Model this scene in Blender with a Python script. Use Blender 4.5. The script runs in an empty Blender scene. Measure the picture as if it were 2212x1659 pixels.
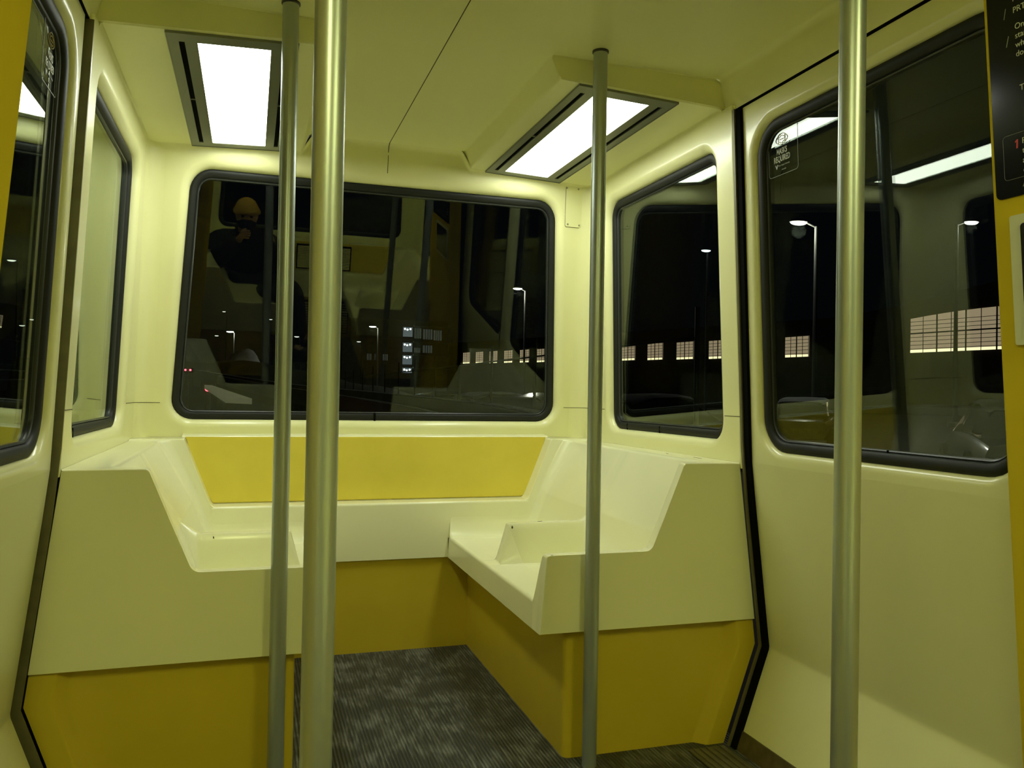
import bpy, bmesh, math, random
from math import sin, cos, pi, radians, sqrt
from mathutils import Vector, Matrix

random.seed(7)
SC = bpy.context.scene
COL = SC.collection

# ------------------------------------------------------------------ camera, world, exposure
YAW, PITCH, ROLL, FPX = radians(17.7498), radians(0.7041), radians(-1.0028), 1765.7
CAM = Vector((-0.48, 0.0, 1.0))
f_ = Vector((sin(YAW)*cos(PITCH), cos(YAW)*cos(PITCH), sin(PITCH)))
r0 = Vector((cos(YAW), -sin(YAW), 0))
d0 = f_.cross(r0)
r_ = cos(ROLL)*r0 + sin(ROLL)*d0
d_ = -sin(ROLL)*r0 + cos(ROLL)*d0
cd = bpy.data.cameras.new('camera')
cam = bpy.data.objects.new('camera', cd)
COL.objects.link(cam)
M3 = Matrix((r_, -d_, -f_)).transposed()
cam.matrix_world = Matrix.Translation(CAM) @ M3.to_4x4()
cd.sensor_width = 36.0
cd.lens = 36.0*FPX/2212.0
cd.clip_start = 0.01
cd.clip_end = 1000
SC.camera = cam

w = bpy.data.worlds.new('night_sky')
SC.world = w
w.use_nodes = True
nt = w.node_tree
bg = nt.nodes['Background']
bg.inputs['Color'].default_value = (0.35, 0.42, 0.55, 1)
bg.inputs['Strength'].default_value = 0.004

vs = SC.view_settings
vs.view_transform = 'Standard'
vs.look = 'None'
vs.gamma = 1.0
vs.use_curve_mapping = False
vs.exposure = 0.0
LAMP_STRENGTH = 15.2         # the two rear ceiling fixtures
FRONT_STRENGTH = 24.0        # the two over the front seats, behind the camera
LAMP_COLOR = (0.94, 1.0, 0.84, 1)
FRONT_COLOR = (0.96, 1.0, 0.40, 1)
SC.cycles.use_denoising = True
SC.cycles.max_bounces = 14
SC.cycles.diffuse_bounces = 8
SC.cycles.glossy_bounces = 6
SC.cycles.transparent_max_bounces = 24

# ------------------------------------------------------------------ materials
def mat(name, col, rough=0.5, metal=0.0, spec=0.5, coat=0.0, noise=None, bump=None, emit=None):
    m = bpy.data.materials.new(name)
    m.use_nodes = True
    n = m.node_tree.nodes; l = m.node_tree.links
    b = n['Principled BSDF']
    b.inputs['Base Color'].default_value = (*col, 1)
    b.inputs['Roughness'].default_value = rough
    b.inputs['Metallic'].default_value = metal
    b.inputs['Specular IOR Level'].default_value = spec
    b.inputs['Coat Weight'].default_value = coat
    b.inputs['Coat Roughness'].default_value = 0.12
    tc = n.new('ShaderNodeTexCoord')
    if noise:
        sc, col2, lo, hi = noise
        t = n.new('ShaderNodeTexNoise'); t.inputs['Scale'].default_value = sc; t.inputs['Detail'].default_value = 6
        l.new(tc.outputs['Object'], t.inputs['Vector'])
        r = n.new('ShaderNodeValToRGB')
        r.color_ramp.elements[0].position = lo; r.color_ramp.elements[0].color = (*col2, 1)
        r.color_ramp.elements[1].position = hi; r.color_ramp.elements[1].color = (*col, 1)
        l.new(t.outputs['Fac'], r.inputs['Fac'])
        l.new(r.outputs['Color'], b.inputs['Base Color'])
    if bump:
        sc, st, di = bump
        t = n.new('ShaderNodeTexNoise'); t.inputs['Scale'].default_value = sc; t.inputs['Detail'].default_value = 3
        l.new(tc.outputs['Object'], t.inputs['Vector'])
        bp = n.new('ShaderNodeBump'); bp.inputs['Strength'].default_value = st; bp.inputs['Distance'].default_value = di
        l.new(t.outputs['Fac'], bp.inputs['Height'])
        l.new(bp.outputs['Normal'], b.inputs['Normal'])
    if emit:
        ec, es = emit
        b.inputs['Emission Color'].default_value = (*ec, 1)
        b.inputs['Emission Strength'].default_value = es
    return m

CREAM = mat('cream_fibreglass', (0.83, 0.815, 0.44), 0.30, coat=0.25, noise=(3.0, (0.80, 0.785, 0.415), 0.25, 0.6), bump=(6.0, 0.08, 0.01))
SHELL = mat('bench_gelcoat', (0.86, 0.85, 0.56), 0.26, coat=0.35, noise=(3.0, (0.83, 0.82, 0.53), 0.25, 0.6), bump=(6.0, 0.06, 0.01))
CEIL = mat('cream_headliner', (0.87, 0.86, 0.48), 0.42, noise=(2.0, (0.85, 0.84, 0.46), 0.3, 0.6))
YELLOW = mat('mustard_plastic', (0.76, 0.63, 0.085), 0.38, spec=0.3, noise=(9.0, (0.72, 0.60, 0.075), 0.3, 0.6))
PANEL = mat('mustard_wall_panel', (0.66, 0.50, 0.035), 0.6, spec=0.0, noise=(4.0, (0.60, 0.45, 0.03), 0.3, 0.65))
KICK = mat('mustard_kick_panel', (0.63, 0.475, 0.03), 0.36, noise=(5.0, (0.58, 0.44, 0.025), 0.3, 0.65))
MAST = mat('black_mast', (0.012, 0.012, 0.012), 0.8)
POLE = mat('satin_aluminium_pole', (0.41, 0.45, 0.44), 0.34, metal=0.65)
FRAME = mat('fixture_grey_metal', (0.22, 0.23, 0.19), 0.45, metal=0.4)
RUBBER = mat('black_rubber', (0.014, 0.015, 0.012), 0.55, spec=0.3)
BEAD = mat('grey_rubber_bead', (0.035, 0.038, 0.035), 0.35)
GROOVE = mat('dark_groove', (0.004, 0.004, 0.003), 0.9, spec=0.05)
SEAM = mat('dirty_seam', (0.10, 0.09, 0.04), 0.8)
METAL_TRIM = mat('worn_metal_trim', (0.17, 0.16, 0.085), 0.5, metal=0.3, noise=(25, (0.14, 0.13, 0.07), 0.35, 0.6))
SCREW = mat('screw_steel', (0.35, 0.34, 0.25), 0.35, metal=0.8)
BROWN = mat('brown_sill', (0.12, 0.09, 0.035), 0.5, noise=(30, (0.07, 0.05, 0.02), 0.3, 0.6))
POSTER = mat('black_gloss_poster', (0.006, 0.006, 0.007), 0.14, spec=0.3, bump=(160, 0.03, 0.001))
WHITE_INK = mat('white_ink', (0.55, 0.56, 0.5), 0.5)
GREY_INK = mat('grey_ink', (0.22, 0.23, 0.2), 0.5)
GOLD_INK = mat('gold_ink', (0.40, 0.32, 0.10), 0.5)
RED_INK = mat('red_ink', (0.6, 0.05, 0.06), 0.5)
PLATE = mat('pale_sign_plate', (0.62, 0.62, 0.45), 0.4)
SCREEN = mat('dark_screen', (0.015, 0.014, 0.012), 0.2)
DIRT = mat('dark_chip', (0.05, 0.04, 0.015), 0.8)

def glass_mat():
    m = bpy.data.materials.new('window_glass')
    m.use_nodes = True
    n = m.node_tree.nodes; l = m.node_tree.links
    n.remove(n['Principled BSDF'])
    out = n['Material Output']
    tr = n.new('ShaderNodeBsdfTransparent'); tr.inputs['Color'].default_value = (0.80, 0.84, 0.80, 1)
    gl = n.new('ShaderNodeBsdfGlossy'); gl.inputs['Roughness'].default_value = 0.0
    gl.inputs['Color'].default_value = (0.95, 1.0, 0.95, 1)
    geo = n.new('ShaderNodeNewGeometry')
    mr = n.new('ShaderNodeMapRange')
    mr.inputs['To Min'].default_value = 1.42; mr.inputs['To Max'].default_value = 1/1.42
    l.new(geo.outputs['Backfacing'], mr.inputs['Value'])
    fr = n.new('ShaderNodeFresnel'); l.new(mr.outputs['Result'], fr.inputs['IOR'])
    mx = n.new('ShaderNodeMixShader')
    l.new(fr.outputs['Fac'], mx.inputs['Fac']); l.new(tr.outputs[0], mx.inputs[1]); l.new(gl.outputs[0], mx.inputs[2])
    l.new(mx.outputs[0], out.inputs['Surface'])
    return m
GLASS = glass_mat()

def emis(name, col, s):
    m = bpy.data.materials.new(name); m.use_nodes = True
    n = m.node_tree.nodes; l = m.node_tree.links
    n.remove(n['Principled BSDF'])
    e = n.new('ShaderNodeEmission'); e.inputs['Color'].default_value = (*col[:3], 1); e.inputs['Strength'].default_value = s
    l.new(e.outputs[0], n['Material Output'].inputs['Surface'])
    return m
DIFFUSER = emis('lit_diffuser', LAMP_COLOR, LAMP_STRENGTH)
DIFFUSER_F = emis('lit_diffuser_front', FRONT_COLOR, FRONT_STRENGTH)

def floor_mat():
    m = mat('ribbed_rubber_mat', (0.055, 0.06, 0.052), 0.5)
    n = m.node_tree.nodes; l = m.node_tree.links
    b = n['Principled BSDF']
    tc = n.new('ShaderNodeTexCoord')
    wv = n.new('ShaderNodeTexWave'); wv.wave_type = 'BANDS'; wv.bands_direction = 'X'
    wv.inputs['Scale'].default_value = 31.0; wv.inputs['Distortion'].default_value = 0.0
    l.new(tc.outputs['Object'], wv.inputs['Vector'])
    # scuffed white streaks along the ribs
    mp = n.new('ShaderNodeMapping'); mp.inputs['Scale'].default_value = (90, 14, 1)
    l.new(tc.outputs['Object'], mp.inputs['Vector'])
    t = n.new('ShaderNodeTexNoise'); t.inputs['Scale'].default_value = 1.0; t.inputs['Detail'].default_value = 5
    l.new(mp.outputs[0], t.inputs['Vector'])
    t2 = n.new('ShaderNodeTexNoise'); t2.inputs['Scale'].default_value = 9.0; t2.inputs['Detail'].default_value = 4
    l.new(tc.outputs['Object'], t2.inputs['Vector'])
    mul = n.new('ShaderNodeMath'); mul.operation = 'MULTIPLY'
    l.new(t.outputs['Fac'], mul.inputs[0]); l.new(t2.outputs['Fac'], mul.inputs[1])
    rp = n.new('ShaderNodeValToRGB')
    rp.color_ramp.elements[0].position = 0.22; rp.color_ramp.elements[0].color = (0.050, 0.055, 0.047, 1)
    rp.color_ramp.elements[1].position = 0.37; rp.color_ramp.elements[1].color = (0.195, 0.205, 0.18, 1)
    l.new(mul.outputs[0], rp.inputs['Fac'])
    rw = n.new('ShaderNodeValToRGB')
    rw.color_ramp.elements[0].position = 0.05; rw.color_ramp.elements[0].color = (0.45, 0.45, 0.45, 1)
    rw.color_ramp.elements[1].position = 0.5; rw.color_ramp.elements[1].color = (1, 1, 1, 1)
    l.new(wv.outputs['Fac'], rw.inputs['Fac'])
    mm = n.new('ShaderNodeMixRGB'); mm.blend_type = 'MULTIPLY'; mm.inputs[0].default_value = 1.0
    l.new(rp.outputs[0], mm.inputs[1]); l.new(rw.outputs[0], mm.inputs[2])
    l.new(mm.outputs[0], b.inputs['Base Color'])
    bp = n.new('ShaderNodeBump'); bp.inputs['Strength'].default_value = 0.8; bp.inputs['Distance'].default_value = 0.004
    l.new(wv.outputs['Fac'], bp.inputs['Height']); l.new(bp.outputs[0], b.inputs['Normal'])
    return m
FLOOR = floor_mat()

# ------------------------------------------------------------------ object helpers
def obj(name, bm, m=None, parent=None, smooth=38, weld=True, flip_to=None):
    """link one bmesh as one mesh object; flip_to: a point the faces should look at"""
    if weld:
        bmesh.ops.remove_doubles(bm, verts=bm.verts, dist=0.00002)
    bmesh.ops.recalc_face_normals(bm, faces=bm.faces)
    if flip_to is not None:
        orient(bm, Vector(flip_to))
    me = bpy.data.meshes.new(name)
    bm.to_mesh(me); bm.free()
    o = bpy.data.objects.new(name, me)
    COL.objects.link(o)
    if m: me.materials.append(m)
    if smooth:
        for p in me.polygons: p.use_smooth = True
        me.set_sharp_from_angle(angle=radians(smooth))
        if 20 < smooth < 60:
            wn_ = o.modifiers.new('weighted_normals', 'WEIGHTED_NORMAL'); wn_.keep_sharp = True; wn_.weight = 50
    if parent: o.parent = parent
    return o

def orient(bm, target):
    """turn every connected sheet so that most of it looks at the target"""
    seen = set()
    for f0 in bm.faces:
        if f0 in seen: continue
        comp, todo = [], [f0]; seen.add(f0)
        while todo:
            f = todo.pop(); comp.append(f)
            for e in f.edges:
                for g in e.link_faces:
                    if g not in seen: seen.add(g); todo.append(g)
        vote = 0.0
        for f in comp:
            f.normal_update()
            vote += f.calc_area()*f.normal.dot((target-f.calc_center_median()).normalized())
        if vote < 0:
            for f in comp: f.normal_flip()

def tag(o, label=None, cat=None, group=None, kind=None):
    if label: o['label'] = label
    if cat: o['category'] = cat
    if group: o['group'] = group
    if kind: o['kind'] = kind
    return o

def struct(o):
    o['kind'] = 'structure'
    return o

def empty(name, loc=(0, 0, 0)):
    o = bpy.data.objects.new(name, None)
    o.empty_display_size = 0.05
    o.location = loc
    COL.objects.link(o)
    return o

def kids_to_local(root):
    """parts are built in world coordinates: keep them there under a root that stands at its base"""
    for c in list(root.children):
        for k in [c]+list(c.children):
            k.data.transform(Matrix.Translation(-root.location))

def quad_grid(bm, rows, close_u=False, close_v=False):
    vs_ = [[bm.verts.new(p) for p in r] for r in rows]
    nr, nc = len(vs_), len(vs_[0])
    for i in range(nr if close_v else nr-1):
        for j in range(nc if close_u else nc-1):
            a, b, c, d = vs_[i][j], vs_[i][(j+1) % nc], vs_[(i+1) % nr][(j+1) % nc], vs_[(i+1) % nr][j]
            try: bm.faces.new((a, b, c, d))
            except ValueError: pass
    return vs_

def add_box(bm, x0, x1, y0, y1, z0, z1, bev=0.0, seg=2, mtx=None):
    b2 = bmesh.new()
    bmesh.ops.create_cube(b2, size=1.0)
    for v in b2.verts:
        v.co = Vector((x0+(v.co.x+.5)*(x1-x0), y0+(v.co.y+.5)*(y1-y0), z0+(v.co.z+.5)*(z1-z0)))
    if bev:
        bmesh.ops.bevel(b2, geom=b2.edges[:], offset=bev, segments=seg, affect='EDGES', profile=0.5)
    if mtx: bmesh.ops.transform(b2, matrix=mtx, verts=b2.verts)
    merge(bm, b2)

def merge(bm, b2):
    me = bpy.data.meshes.new('tmp'); b2.to_mesh(me); b2.free()
    bm.from_mesh(me); bpy.data.meshes.remove(me)

def add_prism(bm, pts, direction):
    """closed polygon of 3-D points extruded by a vector"""
    d = Vector(direction)
    a = [bm.verts.new(p) for p in pts]; b = [bm.verts.new(Vector(p)+d) for p in pts]
    n = len(a)
    bm.faces.new(a); bm.faces.new(b[::-1])
    for i in range(n):
        bm.faces.new((a[i], b[i], b[(i+1) % n], a[(i+1) % n]))

def add_tube(bm, p0, p1, r0_, r1_=None, seg=16, caps=True):
    p0, p1 = Vector(p0), Vector(p1)
    r1_ = r0_ if r1_ is None else r1_
    ax = (p1-p0).normalized()
    u = ax.orthogonal().normalized(); v = ax.cross(u)
    rows = []
    for p, r in ((p0, r0_), (p1, r1_)):
        rows.append([p+u*(r*cos(2*pi*k/seg))+v*(r*sin(2*pi*k/seg)) for k in range(seg)])
    g = quad_grid(bm, rows, close_u=True)
    if caps:
        bm.faces.new(g[0][::-1]); bm.faces.new(g[1])

def add_lathe(bm, prof, cx, cy, seg=32, z0=0.0):
    """profile of (radius, z)"""
    rows = [[Vector((cx+r*cos(2*pi*k/seg), cy+r*sin(2*pi*k/seg), z0+z)) for k in range(seg)] for r, z in prof]
    g = quad_grid(bm, rows, close_u=True)
    if prof[0][0] > 1e-6: bm.faces.new(g[0][::-1])
    if prof[-1][0] > 1e-6: bm.faces.new(g[-1])

def fillet(corners, n=4):
    """corners: [(a, b, r)]; end points first and last; every inner corner gives n+1 points"""
    out = [tuple(corners[0][:2])]
    for i in range(1, len(corners)-1):
        p = Vector(corners[i][:2]); r = corners[i][2]
        a = Vector(corners[i-1][:2]); b = Vector(corners[i+1][:2])
        u = (a-p); v = (b-p)
        lu, lv = u.length, v.length
        u.normalize(); v.normalize()
        cosang = max(-1, min(1, u.dot(v)))
        half = math.acos(cosang)/2
        t = min(r/max(math.tan(half), 1e-4), lu*.48, lv*.48) if half < pi/2-1e-3 else min(r, lu*.3, lv*.3)
        q0, q1 = p+u*t, p+v*t
        for k in range(n+1):
            s = k/n
            q = q0*(1-s)**2+p*(2*s*(1-s))+q1*s**2
            out.append((q.x, q.y))
    out.append(tuple(corners[-1][:2]))
    return out

def lerp(a, b, t): return tuple(x+(y-x)*t for x, y in zip(a, b))
def sstep(t): t = max(0, min(1, t)); return t*t*(3-2*t)

# ------------------------------------------------------------------ shape of the cabin
YMID = 1.23                       # the front half mirrors the rear half about here
def wall_x(z):
    """half width of the rear side walls at height z"""
    if z >= 0.80: return 0.883+0.047*(0.81-z)
    if z >= 0.28: return 0.88347+(0.80-z)*0.126
    return 0.949-(0.28-z)*0.36
def back_y(z): return 3.270-0.183*(z-0.88)
def door_x(z): return wall_x(z)+0.014
def panel_x(z):
    if z >= 0.28: return 0.716+0.0802*(1.70-z)
    return 0.830-(0.28-z)*0.36
Z_CEIL = 1.935
RC = 0.055
NC = 8

def rrect(a0, a1, b0, b1, r, n=NC):
    """rounded rectangle, counter-clockwise, corner arcs of n+1 points; r > 0"""
    pts = []
    for (cx, cy, s) in ((a1-r, b1-r, 0), (a0+r, b1-r, 1), (a0+r, b0+r, 2), (a1-r, b0+r, 3)):
        for k in range(n+1):
            t = (s+k/n)*pi/2
            pts.append((cx+r*cos(t), cy+r*sin(t)))
    return pts

def outer_ring(a0, a1, b0, b1, hole, r, n=NC):
    """points of the outer rectangle that pair with rrect's points"""
    h0, h1, g0, g1 = hole
    res = []
    for (cx, cy, s) in ((h1-r, g1-r, 0), (h0+r, g1-r, 1), (h0+r, g0+r, 2), (h1-r, g0+r, 3)):
        ex = a1 if s in (0, 3) else a0
        ey = b1 if s in (0, 1) else b0
        for k in range(n+1):
            h = n//2
            first_on_x = s in (0, 2)
            if k == h: q = (ex, ey)
            elif (k < h) == first_on_x:
                t = (k/h) if k < h else (n-k)/h
                q = (ex, cy+(ey-cy)*t)
            else:
                t = (k/h) if k < h else (n-k)/h
                q = (cx+(ex-cx)*t, ey)
            res.append(q)
    return res

def lip_ring(bm, P, hole, r, lip, depth, outer, m=6):
    """flat panel with a hole whose rim rolls outward; P(a, b, off) -> point"""
    a0, a1, b0, b1 = hole
    big = (a0-lip, a1+lip, b0-lip, b1+lip)
    rows = [[P(a, b, 0) for a, b in outer_ring(*outer, big, r+lip)]]
    mid = []
    o2 = outer_ring(*outer, big, r+lip); h2 = rrect(*big, r+lip)
    for k in range(0, m+1):
        th = k/m*pi/2
        ins = lip*sin(th); off = lip*(1-cos(th))
        rows.append([P(a, b, off) for a, b in rrect(a0-lip+ins, a1+lip-ins, b0-lip+ins, b1+lip-ins, r+lip-ins)])
    if depth > lip:
        rows.append([P(a, b, depth) for a, b in rrect(a0, a1, b0, b1, r)])
    quad_grid(bm, rows, close_u=True)

def gasket_bm(P, hole, r, d):
    bm = bmesh.new()
    a0, a1, b0, b1 = hole
    prof = [(-0.002, d+0.014), (-0.002, d-0.006), (0.004, d-0.011), (0.012, d-0.012), (0.022, d-0.009), (0.027, d-0.003), (0.028, d+0.014)]
    rows = [[P(a, b, off) for a, b in rrect(a0+i, a1-i, b0+i, b1-i, r-i)] for i, off in prof]
    quad_grid(bm, rows, close_u=True, close_v=True)
    return bm
def bead_bm(P, hole, r, d):
    bm = bmesh.new()
    a0, a1, b0, b1 = hole
    prof = [(0.0275, d+0.012), (0.0275, d+0.001), (0.030, d-0.001), (0.033, d+0.001), (0.0345, d+0.012)]
    rows = [[P(a, b, off) for a, b in rrect(a0+i, a1-i, b0+i, b1-i, r-i)] for i, off in prof]
    quad_grid(bm, rows, close_u=True, close_v=True)
    return bm
def glass_bm(P, hole, r, d):
    bm = bmesh.new()
    a0, a1, b0, b1 = hole
    i = 0.020
    f = [bm.verts.new(P(a, b, d+0.004)) for a, b in rrect(a0+i, a1-i, b0+i, b1-i, r-i)]
    g = [bm.verts.new(P(a, b, d+0.010)) for a, b in rrect(a0+i, a1-i, b0+i, b1-i, r-i)]
    bm.faces.new(f); bm.faces.new(g[::-1])
    n = len(f)
    for k in range(n): bm.faces.new((f[k], g[k], g[(k+1) % n], f[(k+1) % n]))
    return bm

def window_unit(n, P, hole, r, d):
    g = struct(obj('window_%d' % n, glass_bm(P, hole, r, d), GLASS, smooth=0))
    obj('gasket', gasket_bm(P, hole, r, d), RUBBER, g)
    obj('bead', bead_bm(P, hole, r, d), BEAD, g)
    return g

def mirror_y(o, name=None):
    """the same thing at the front end of the cabin, parts included"""
    c = o.copy(); COL.objects.link(c)
    if name: c.name = name
    c.scale = (1, -1, 1); c.location = (o.location.x, 2*YMID-o.location.y, o.location.z)
    for ch in o.children:
        k = ch.copy(); COL.objects.link(k); k.parent = c
    return c

IN = (0, 1.6, 1.2)
# ------------------------------------------------------------------ floor
bm = bmesh.new()
add_box(bm, -0.90, 0.90, -0.95, 3.30, -0.05, 0.0)
struct(obj('floor', bm, FLOOR, smooth=0))

# ------------------------------------------------------------------ rear side walls with their windows
SW_HOLE = (2.170, 2.965, 0.872, 1.757)
SW_D = 0.035
SW_R = 0.065
def P_side(s):
    def P(a, b, off):
        aa = a + 0.045*(1.30-b)*(a-2.17)/0.8
        return Vector((s*(wall_x(b)+off), aa, b))
    return P

def soffit_z(x): return 1.876-0.042*(x-0.3)
ROLL = [(d, z) for d, z in fillet([(0.0, 1.824), (0.0, 1.8555, 0.032), (0.045, 1.8570)], 8)]

def side_wall(s, name):
    bm = bmesh.new()
    P = P_side(s)
    Y0 = 2.066
    # panel with hole: outer edge follows the leaning corner
    a0, a1, b0, b1 = SW_HOLE
    lip = 0.030
    big = (a0-lip, a1+lip, b0-lip, b1+lip)
    out = outer_ring(Y0, 3.10, 0.815, 1.800, big, SW_R+lip)
    row0 = []
    for a, b in out:
        y = back_y(b)-RC+0.002 if a > 3.0999 else a
        row0.append(Vector((s*wall_x(b), y, b)))
    rows = [row0]
    m = 6
    for k in range(m+1):
        th = k/m*pi/2
        ins = lip*sin(th); off = lip*(1-cos(th))
        rows.append([P(a, b, off) for a, b in rrect(a0-lip+ins, a1+lip-ins, b0-lip+ins, b1+lip-ins, SW_R+lip-ins)])
    rows.append([P(a, b, SW_D+0.004) for a, b in rrect(a0, a1, b0, b1, SW_R)])
    quad_grid(bm, rows, close_u=True)
    # strip below, down behind the bench, and the rounded corner to the back wall
    lower = [0.815, 0.80]
    quad_grid(bm, [[Vector((s*wall_x(z), Y0, z)), Vector((s*wall_x(z), back_y(z)-RC, z))] for z in lower])
    zs = [0.80, 0.815]+[0.815+(1.80-0.815)*k/8 for k in range(1, 9)]+[1.8245]
    quad_grid(bm, [[Vector((s*(wall_x(z)-RC+RC*cos(t*pi/2/10)), back_y(z)-RC+RC*sin(t*pi/2/10), z)) for t in range(11)] for z in zs])
    # rounded near edge that turns into the door slot
    zz = [0.795, 0.805]+[0.813+(1.80-0.813)*k/14 for k in range(15)]+[1.85]
    quad_grid(bm, [[Vector((s*(wall_x(z)+0.008*(1-cos(t*pi/2/4))), Y0-0.008*sin(t*pi/2/4), z)) for t in range(5)]+[Vector((s*(wall_x(z)+0.045), Y0-0.008, z))] for z in zz])
    # small roll up to the soffit, and the end of it closed
    roll = [Vector((s*(wall_x(z)-d), z)) for d, z in ROLL]
    quad_grid(bm, [[Vector((p.x, y, p.y)) for p in roll] for y in (2.111, 2.2, 2.5, 2.8, back_y(1.84)-RC+0.001)])
    cap = [bm.verts.new((p.x, 2.111, p.y)) for p in roll]+[bm.verts.new((s*(wall_x(1.87)+.002), 2.111, 1.866)), bm.verts.new((s*(wall_x(1.8)+.002), 2.111, 1.80))]
    bm.faces.new(cap)
    quad_grid(bm, [[Vector((s*wall_x(z), y, z)) for z in (1.80, 1.824, 1.85)] for y in (Y0, 2.113)])
    quad_grid(bm, [[Vector((s*wall_x(z), y, z)) for z in (1.80, 1.8241)] for y in (2.113, back_y(1.81)-RC+0.001)])
    # corner: the same roll, turned round the corner
    quad_grid(bm, [[Vector((s*(wall_x(z)-RC+max(RC-d, .004)*cos(t*pi/2/10)), back_y(z)-RC+max(RC-d, .004)*sin(t*pi/2/10), z)) for t in range(11)] for d, z in ROLL])
    o = struct(obj(name, bm, CREAM, smooth=50, flip_to=IN))
    return o

def soffit_z(x): return 1.876-0.042*(x-0.3)

wl = side_wall(-1, 'wall_left')
wr = side_wall(1, 'wall_right')
win_r = window_unit(1, P_side(1), SW_HOLE, SW_R, SW_D)
win_l = window_unit(2, P_side(-1), SW_HOLE, SW_R, SW_D)

# horizontal joint where the upper shell sits on the bench moulding
def seam_side(s, parent):
    z = 0.946
    bm = bmesh.new()
    add_tube(bm, (s*wall_x(z), 2.062, z), (s*wall_x(z), 2.141, z), 0.0011, seg=6)
    obj('seam', bm, SEAM, parent, smooth=0)
    cx, cy = wall_x(z)-RC, back_y(z)-RC
    pts = [(s*wall_x(z), 3.012), (s*wall_x(z), cy)]+[(s*(cx+RC*cos(t*pi/2/8)), cy+RC*sin(t*pi/2/8)) for t in range(1, 9)]+[(s*0.795, back_y(z))]
    bm = bmesh.new()
    for a, b in zip(pts, pts[1:]): add_tube(bm, (*a, z), (*b, z), 0.0011, seg=6)
    obj('seam', bm, SEAM, parent, smooth=0)
seam_side(-1, wl); seam_side(1, wr)

# ------------------------------------------------------------------ back wall
BW_HOLE = (-0.757, 0.757, 0.884, 1.792)
BW_D = 0.040
BW_R = 0.080
def P_back(a, b, off):
    k = 1-0.098*(b-0.98)
    return Vector((a*k, back_y(b)+off, b))
def back_wall():
    bm = bmesh.new()
    lip = 0.032
    a0, a1, b0, b1 = BW_HOLE
    big = (a0-lip, a1+lip, b0-lip, b1+lip)
    out = outer_ring(-0.84, 0.84, 0.812, 1.828, big, BW_R+lip)
    row0 = []
    for a, b in out:
        x = math.copysign(wall_x(b)-RC, a) if abs(a) > 0.8399 else a*(1-0.098*(b-0.98))
        row0.append(Vector((x, back_y(b), b)))
    rows = [row0]
    m = 8
    for k in range(m+1):
        th = k/m*pi/2
        ins = lip*sin(th); off = lip*(1-cos(th))
        rows.append([P_back(a, b, off) for a, b in rrect(a0-lip+ins, a1+lip-ins, b0-lip+ins, b1+lip-ins, BW_R+lip-ins)])
    rows.append([P_back(a, b, BW_D+0.004) for a, b in rrect(a0, a1, b0, b1, BW_R)])
    quad_grid(bm, rows, close_u=True)
    # strip up to the ceiling with a hollow moulding
    def cz(x):
        ax = abs(x)
        if ax < 0.285: return Z_CEIL
        if ax < 0.315: return Z_CEIL+(soffit_z(0.315)-Z_CEIL)*(ax-0.285)/0.03
        return soffit_z(ax)
    xs = [-0.80+1.6*k/80 for k in range(81)]
    cols = []
    for x in xs:
        z1 = cz(x)
        R_ = 0.025
        pts = [Vector((x, back_y(1.828), 1.828)), Vector((x, back_y(z1-R_), z1-R_))]
        for k in range(1, 8):
            t = k/7*pi/2
            pts.append(Vector((x, back_y(z1-R_)-R_*(1-cos(t)), z1-R_+R_*sin(t)+0.0005)))
        cols.append(pts)
    quad_grid(bm, cols)
    return struct(obj('wall_back', bm, CREAM, smooth=50, flip_to=IN))
wb = back_wall()
win_b = window_unit(3, P_back, BW_HOLE, BW_R, BW_D)
# joint in the rubber at the middle of the lower edge
bm = bmesh.new()
add_box(bm, -0.006, 0.002, back_y(0.89)+0.024, back_y(0.89)+0.034, 0.876, 0.915, 0.001)
obj('gasket_joint', bm, GROOVE, win_b, smooth=0)
for wn, s_, y in ((win_r, 1, 2.86), (win_r, 1, 2.60), (win_l, -1, 2.30)):
    bm = bmesh.new()
    add_box(bm, s_*(wall_x(.87)+0.028)-0.006, s_*(wall_x(.87)+0.028)+0.006, y-0.0014, y+0.0014, 0.868, 0.895, 0.0004)
    obj('gasket_joint', bm, GROOVE, wn, smooth=0)

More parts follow.
